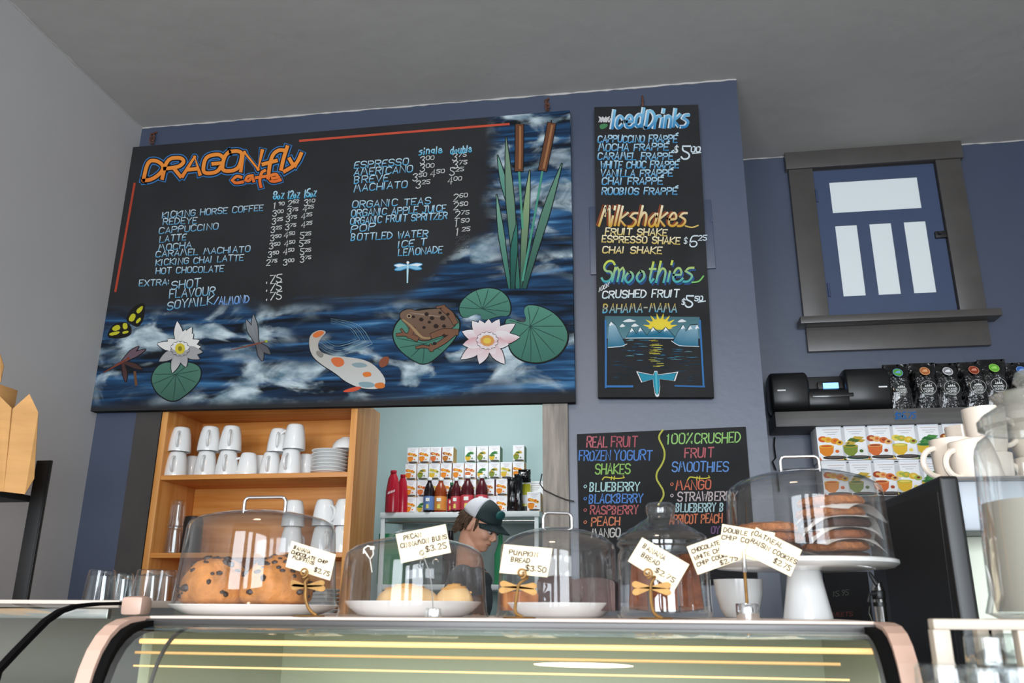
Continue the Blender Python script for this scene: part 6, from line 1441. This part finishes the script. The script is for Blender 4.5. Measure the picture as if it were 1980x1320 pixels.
tb0 = None
for i, (px, y, zt6, lb) in enumerate(((1829, .99, 1282, 'clear tumbler upside down, leftmost below the jar stand'), (1905, .985, 1288, 'clear tumbler upside down in front, second below the jar stand'), (1965, 1.0, 1285, 'clear tumbler upside down at the right edge below the jar stand'), (1925, 1.13, 1225, 'clear tumbler upside down standing inside the jar stand'), (1985, 1.14, 1225, 'clear tumbler upside down inside the jar stand at the right edge'))):
    z = at(px, zt6, y).z-ht; x = at(px, 1290, y).x; hh = (at(px, zt6, y).z-1.0905)/ht
    if tb0 is None: tb0 = tag(obj('tumbler', tb, MATS['clear_glass']), lb, 'glass', 'tumblers below the jar stand'); tb0.location = (x, y, 1.0905); tb0.scale = (1, 1, hh)
    else: dup(tb0, (x, y, 1.0905), lb, None, (1, 1, hh))

# ------------------------------------------------------------------ the person working in the kitchen
mat('skin', 'd39f83', .5, subsurf=.15, noise=(14, .05)); mat('hair', '4a3626', .6, noise=(60, .35), stretch=(1, 1, .3)); mat('cap_mesh', 'cfcfd3', .8, bump=(160, .5, .002)); mat('cap_dark', '17292b', .75); mat('cap_teal', '1f5a58', .7); mat('shirt', '4d4f52', .85, noise=(30, .1)); mat('trousers', '2b2c30', .85); mat('eye', 'b5aaa2', .4); mat('iris', '2c1d14', .3); mat('brow', '3a2a1e', .8); mat('lips', 'b06a5c', .5)
PY = 4.2
hc = at(931, 1015, PY)
pe = thing('person', 'person in grey shirt and white-backed dark cap, looking down, in the kitchen opening', 'person', (hc.x-.08, PY, 0))
FAC = 1.0
# head frame: +x is where the face looks, y across, z up; pitched down, turned a little to the camera
HM = Matrix.Translation(hc) @ Matrix.Rotation(-.42, 4, 'Z') @ Matrix.Rotation(.50, 4, 'Y')
def ell(g, c, r, M=HM, sub=3, rot=None):
    bm = bmesh.new(); bmesh.ops.create_icosphere(bm, subdivisions=sub, radius=1)
    for q in bm.verts:
        p = Vector((q.co.x*r[0], q.co.y*r[1], q.co.z*r[2]))
        if rot: p = rot @ p
        q.co = M @ (p+Vector(c))
    g.bm(bm, None, True)
def limb(g, pts, rad): g.tube(pts, rad, 14); [g.sphere(p, r, None, 2) for p, r in zip(pts, rad)]
g = G()
ell(g, (-.018, 0, .035), (.098, .076, .088)); ell(g, (.012, 0, -.018), (.078, .066, .085)); ell(g, (.040, 0, -.070), (.046, .046, .040)); ell(g, (.062, 0, -.092), (.024, .026, .019))     # skull, face, jaw, chin
ell(g, (.062, 0, .020), (.030, .050, .022)); ell(g, (.060, .030, -.028), (.026, .024, .024)); ell(g, (.060, -.030, -.028), (.026, .024, .024))   # brow and cheeks
g.tube([HM @ Vector(p) for p in ((.084, 0, .008), (.098, 0, -.012), (.109, 0, -.030))], [.009, .011, .012], 10); ell(g, (.100, .010, -.036), (.011, .008, .008)); ell(g, (.100, -.010, -.036), (.011, .008, .008))   # nose
ell(g, (.082, 0, -.056), (.012, .022, .007)); ell(g, (.081, 0, -.068), (.011, .019, .007))   # mouth
for s_ in (-1, 1): ell(g, (-.014, s_*.076, -.012), (.020, .008, .030)); ell(g, (-.012, s_*.079, -.032), (.010, .007, .012))      # ears
nb = HM @ Vector((-.035, 0, -.07)); sh0 = Vector((hc.x-.055, PY+.01, hc.z-.215))
g.tube([HM @ Vector((-.028, 0, -.02)), nb, (nb+sh0)/2+Vector((-.012, 0, .01)), sh0], [.058, .056, .058, .075], 16)
hip = Vector((sh0.x-.12, PY+.03, .93))
chest = sh0+Vector((-.01, 0, -.14)); belly = (chest*.45+hip*.55)
for c, r in ((sh0+Vector((0, 0, -.05)), (.10, .19, .06)), (chest, (.115, .175, .15)), (belly, (.105, .15, .16)), (hip, (.11, .165, .13))): g.sphere(c, r, None, 3)
g.tube([sh0, chest, belly, hip], [.09, .11, .105, .10], 16)
for s_ in (-1, 1):
    shd = sh0+Vector((.0, s_*.185, -.045)); el = shd+Vector((.02+.06*(s_ < 0), s_*.04, -.28)); wr = el+Vector((.225, -s_*.05, -.05)); 
    limb(g, [shd, (shd+el)/2, el], [.056, .047, .040]); limb(g, [el, el*.55+wr*.45, wr], [.041, .036, .026])
    d = (wr-el).normalized(); hand = wr+d*.05; g.sphere(hand, (.045, .022, .040), None, 2)
    for k, ln in enumerate((.062, .074, .070, .054)):
        o_ = hand+Vector((.03, 0, .026-.018*k)); g.tube([o_, o_+d*ln*.5+Vector((0, -s_*.004, -.006)), o_+d*ln*.85+Vector((0, -s_*.012, -.024))], [.0095, .0085, .007], 8)
    th0 = hand+Vector((-.02, -s_*.018, .02)); g.tube([th0, th0+Vector((.03, -s_*.02, .012)), th0+Vector((.058, -s_*.022, .004))], [.012, .010, .008], 8)
    hj = hip+Vector((0, s_*.085, -.05)); kn = hj+Vector((.03, 0, -.40)); an = Vector((kn.x-.03, kn.y, .085))
    limb(g, [hj, (hj+kn)/2, kn], [.088, .074, .058]); limb(g, [kn, kn*.65+an*.35, an], [.056, .056, .040]); g.sphere((an.x+.06, an.y, .045), (.125, .045, .045), None, 3)
bo = obj('body', g, MATS['skin'], pe)
rm = bo.modifiers.new('remesh', 'REMESH'); rm.mode = 'VOXEL'; rm.voxel_size = .006; rm.use_smooth_shade = True
sm_ = bo.modifiers.new('smooth', 'SMOOTH'); sm_.factor = .5; sm_.iterations = 3
for s_ in (-1, 1):
    g = G(); ell(g, (.081, s_*.030, .000), (.012, .014, .009)); eo = obj('eye', g, MATS['eye'], pe)
    g = G(); ell(g, (.090, s_*.030, -.003), (.005, .006, .006)); obj('iris', g, MATS['iris'], eo)
    g = G(); g.tube([HM @ Vector(p) for p in ((.088, s_*.012, .021), (.088, s_*.030, .026), (.078, s_*.048, .021))], [.003, .0042, .002], 8); obj('eyebrow', g, MATS['brow'], pe)
g = G(); g.tube([HM @ Vector(p) for p in ((.086, -.022, -.062), (.0935, 0, -.061), (.086, .022, -.062))], [.002, .0032, .002], 8); obj('lips', g, MATS['lips'], pe)
# hair: back and sides under the cap, tufted over the nape
g = G(); rnd = random.Random(4)
ell(g, (-.058, 0, .004), (.066, .080, .066)); ell(g, (-.078, 0, -.040), (.040, .062, .045))
for i in range(110):
    a = rnd.uniform(-1.75, 1.75); zz_ = rnd.uniform(-.045, .035); bx = -.03-.085*math.cos(a)*.9; by = .078*math.sin(a)
    if abs(a) > 1.3: zz_ = rnd.uniform(.005, .035)
    p0 = Vector((bx, by, zz_)); L_ = rnd.uniform(.03, .055); p1 = p0+Vector((-.006-.012*math.cos(a), .010*math.sin(a), -L_*.55)); p2 = p1+Vector((-.010*math.cos(a)+rnd.uniform(-.006, .006), .006*math.sin(a)+rnd.uniform(-.006, .006), -L_*.5))
    g.tube([HM @ p0, HM @ p1, HM @ p2], [.009, .008, .002], 6)
for s_ in (-1, 1): g.tube([HM @ Vector((.012, s_*.068, .03)), HM @ Vector((.018, s_*.070, .0)), HM @ Vector((.016, s_*.068, -.03))], [.010, .008, .003], 6)
obj('hair', g, MATS['hair'], pe)
# cap
def capshell(fun, m, name, par):
    g = G(); nu, nv = 36, 12; v = []
    for j in range(nv+1):
        for i in range(nu+1):
            u = -PI+2*PI*i/nu; t = (j/nv)*PI/2
            v.append(HM @ Vector((-.014+.108*math.cos(u)*math.cos(t), .088*math.sin(u)*math.cos(t), .034+.098*math.sin(t)**.9 if t > 0 else .034)))
    f = []
    for j in range(nv):
        for i in range(nu):
            u = -PI+2*PI*(i+.5)/nu
            if fun(abs(u)): f.append((j*(nu+1)+i, j*(nu+1)+i+1, (j+1)*(nu+1)+i+1, (j+1)*(nu+1)+i))
    g.add(v, f, None, True); o = obj(name, g, MATS[m], par); so_ = o.modifiers.new('thickness', 'SOLIDIFY'); so_.thickness = .003; return o
cp_ = capshell(lambda u: u > 1.35, 'cap_mesh', 'cap', pe); cp_['label'] = 'trucker cap with white mesh back, dark green front and curved peak'
capshell(lambda u: u <= 1.35, 'cap_dark', 'front_panel', cp_)
g = G(); n = 16; v = []
for j in range(5):
    for i in range(n+1):
        a = -1.15+2.3*i/n; k = j/4; R_ = .108+.075*k*math.cos(a)**.6 if math.cos(a) > 0 else .108
        v.append(HM @ Vector((-.014+R_*math.cos(a), .088*math.sin(a)*(1+.02*k), .036-.018*k+.012*math.cos(a*1.3)*1-.020*(math.sin(a)**2))))
g.add(v, [(j*(n+1)+i, j*(n+1)+i+1, (j+1)*(n+1)+i+1, (j+1)*(n+1)+i) for j in range(4) for i in range(n)], None, True); o = obj('peak', g, MATS['cap_dark'], cp_); so_ = o.modifiers.new('thickness', 'SOLIDIFY'); so_.thickness = .004
g = G(); ell(g, (.080, 0, .090), (.014, .035, .024)); obj('badge', g, MATS['cap_teal'], cp_)
# clothes over the torso, arms and legs
g = G()
for c, r in ((sh0+Vector((0, 0, -.05)), (.108, .198, .066)), (chest, (.123, .183, .158)), (belly, (.114, .158, .17)), (hip+Vector((0, 0, .05)), (.118, .170, .11))): g.sphere(c, r, None, 3)
g.tube([sh0+Vector((-.004, 0, .012)), chest, belly, hip], [.080, .118, .112, .108], 16)
for s_ in (-1, 1):
    shd = sh0+Vector((.0, s_*.185, -.045)); el = shd+Vector((.02+.06*(s_ < 0), s_*.04, -.28)); limb(g, [shd, (shd+el)/2], [.066, .060])
o = obj('shirt', g, MATS['shirt'], pe); r_ = o.modifiers.new('remesh', 'REMESH'); r_.mode = 'VOXEL'; r_.voxel_size = .008; r_.use_smooth_shade = True; s2 = o.modifiers.new('smooth', 'SMOOTH'); s2.factor = .5; s2.iterations = 4
g = G()
g.sphere(hip+Vector((0, 0, -.03)), (.120, .172, .11), None, 3)
for s_ in (-1, 1):
    hj = hip+Vector((0, s_*.085, -.05)); kn = hj+Vector((.03, 0, -.40)); an = Vector((kn.x-.03, kn.y, .085)); limb(g, [hj, (hj+kn)/2, kn], [.098, .084, .068]); limb(g, [kn, kn*.5+an*.5, an+Vector((0, 0, .03))], [.066, .064, .056])
o = obj('trousers', g, MATS['trousers'], pe); r_ = o.modifiers.new('remesh', 'REMESH'); r_.mode = 'VOXEL'; r_.voxel_size = .01; r_.use_smooth_shade = True
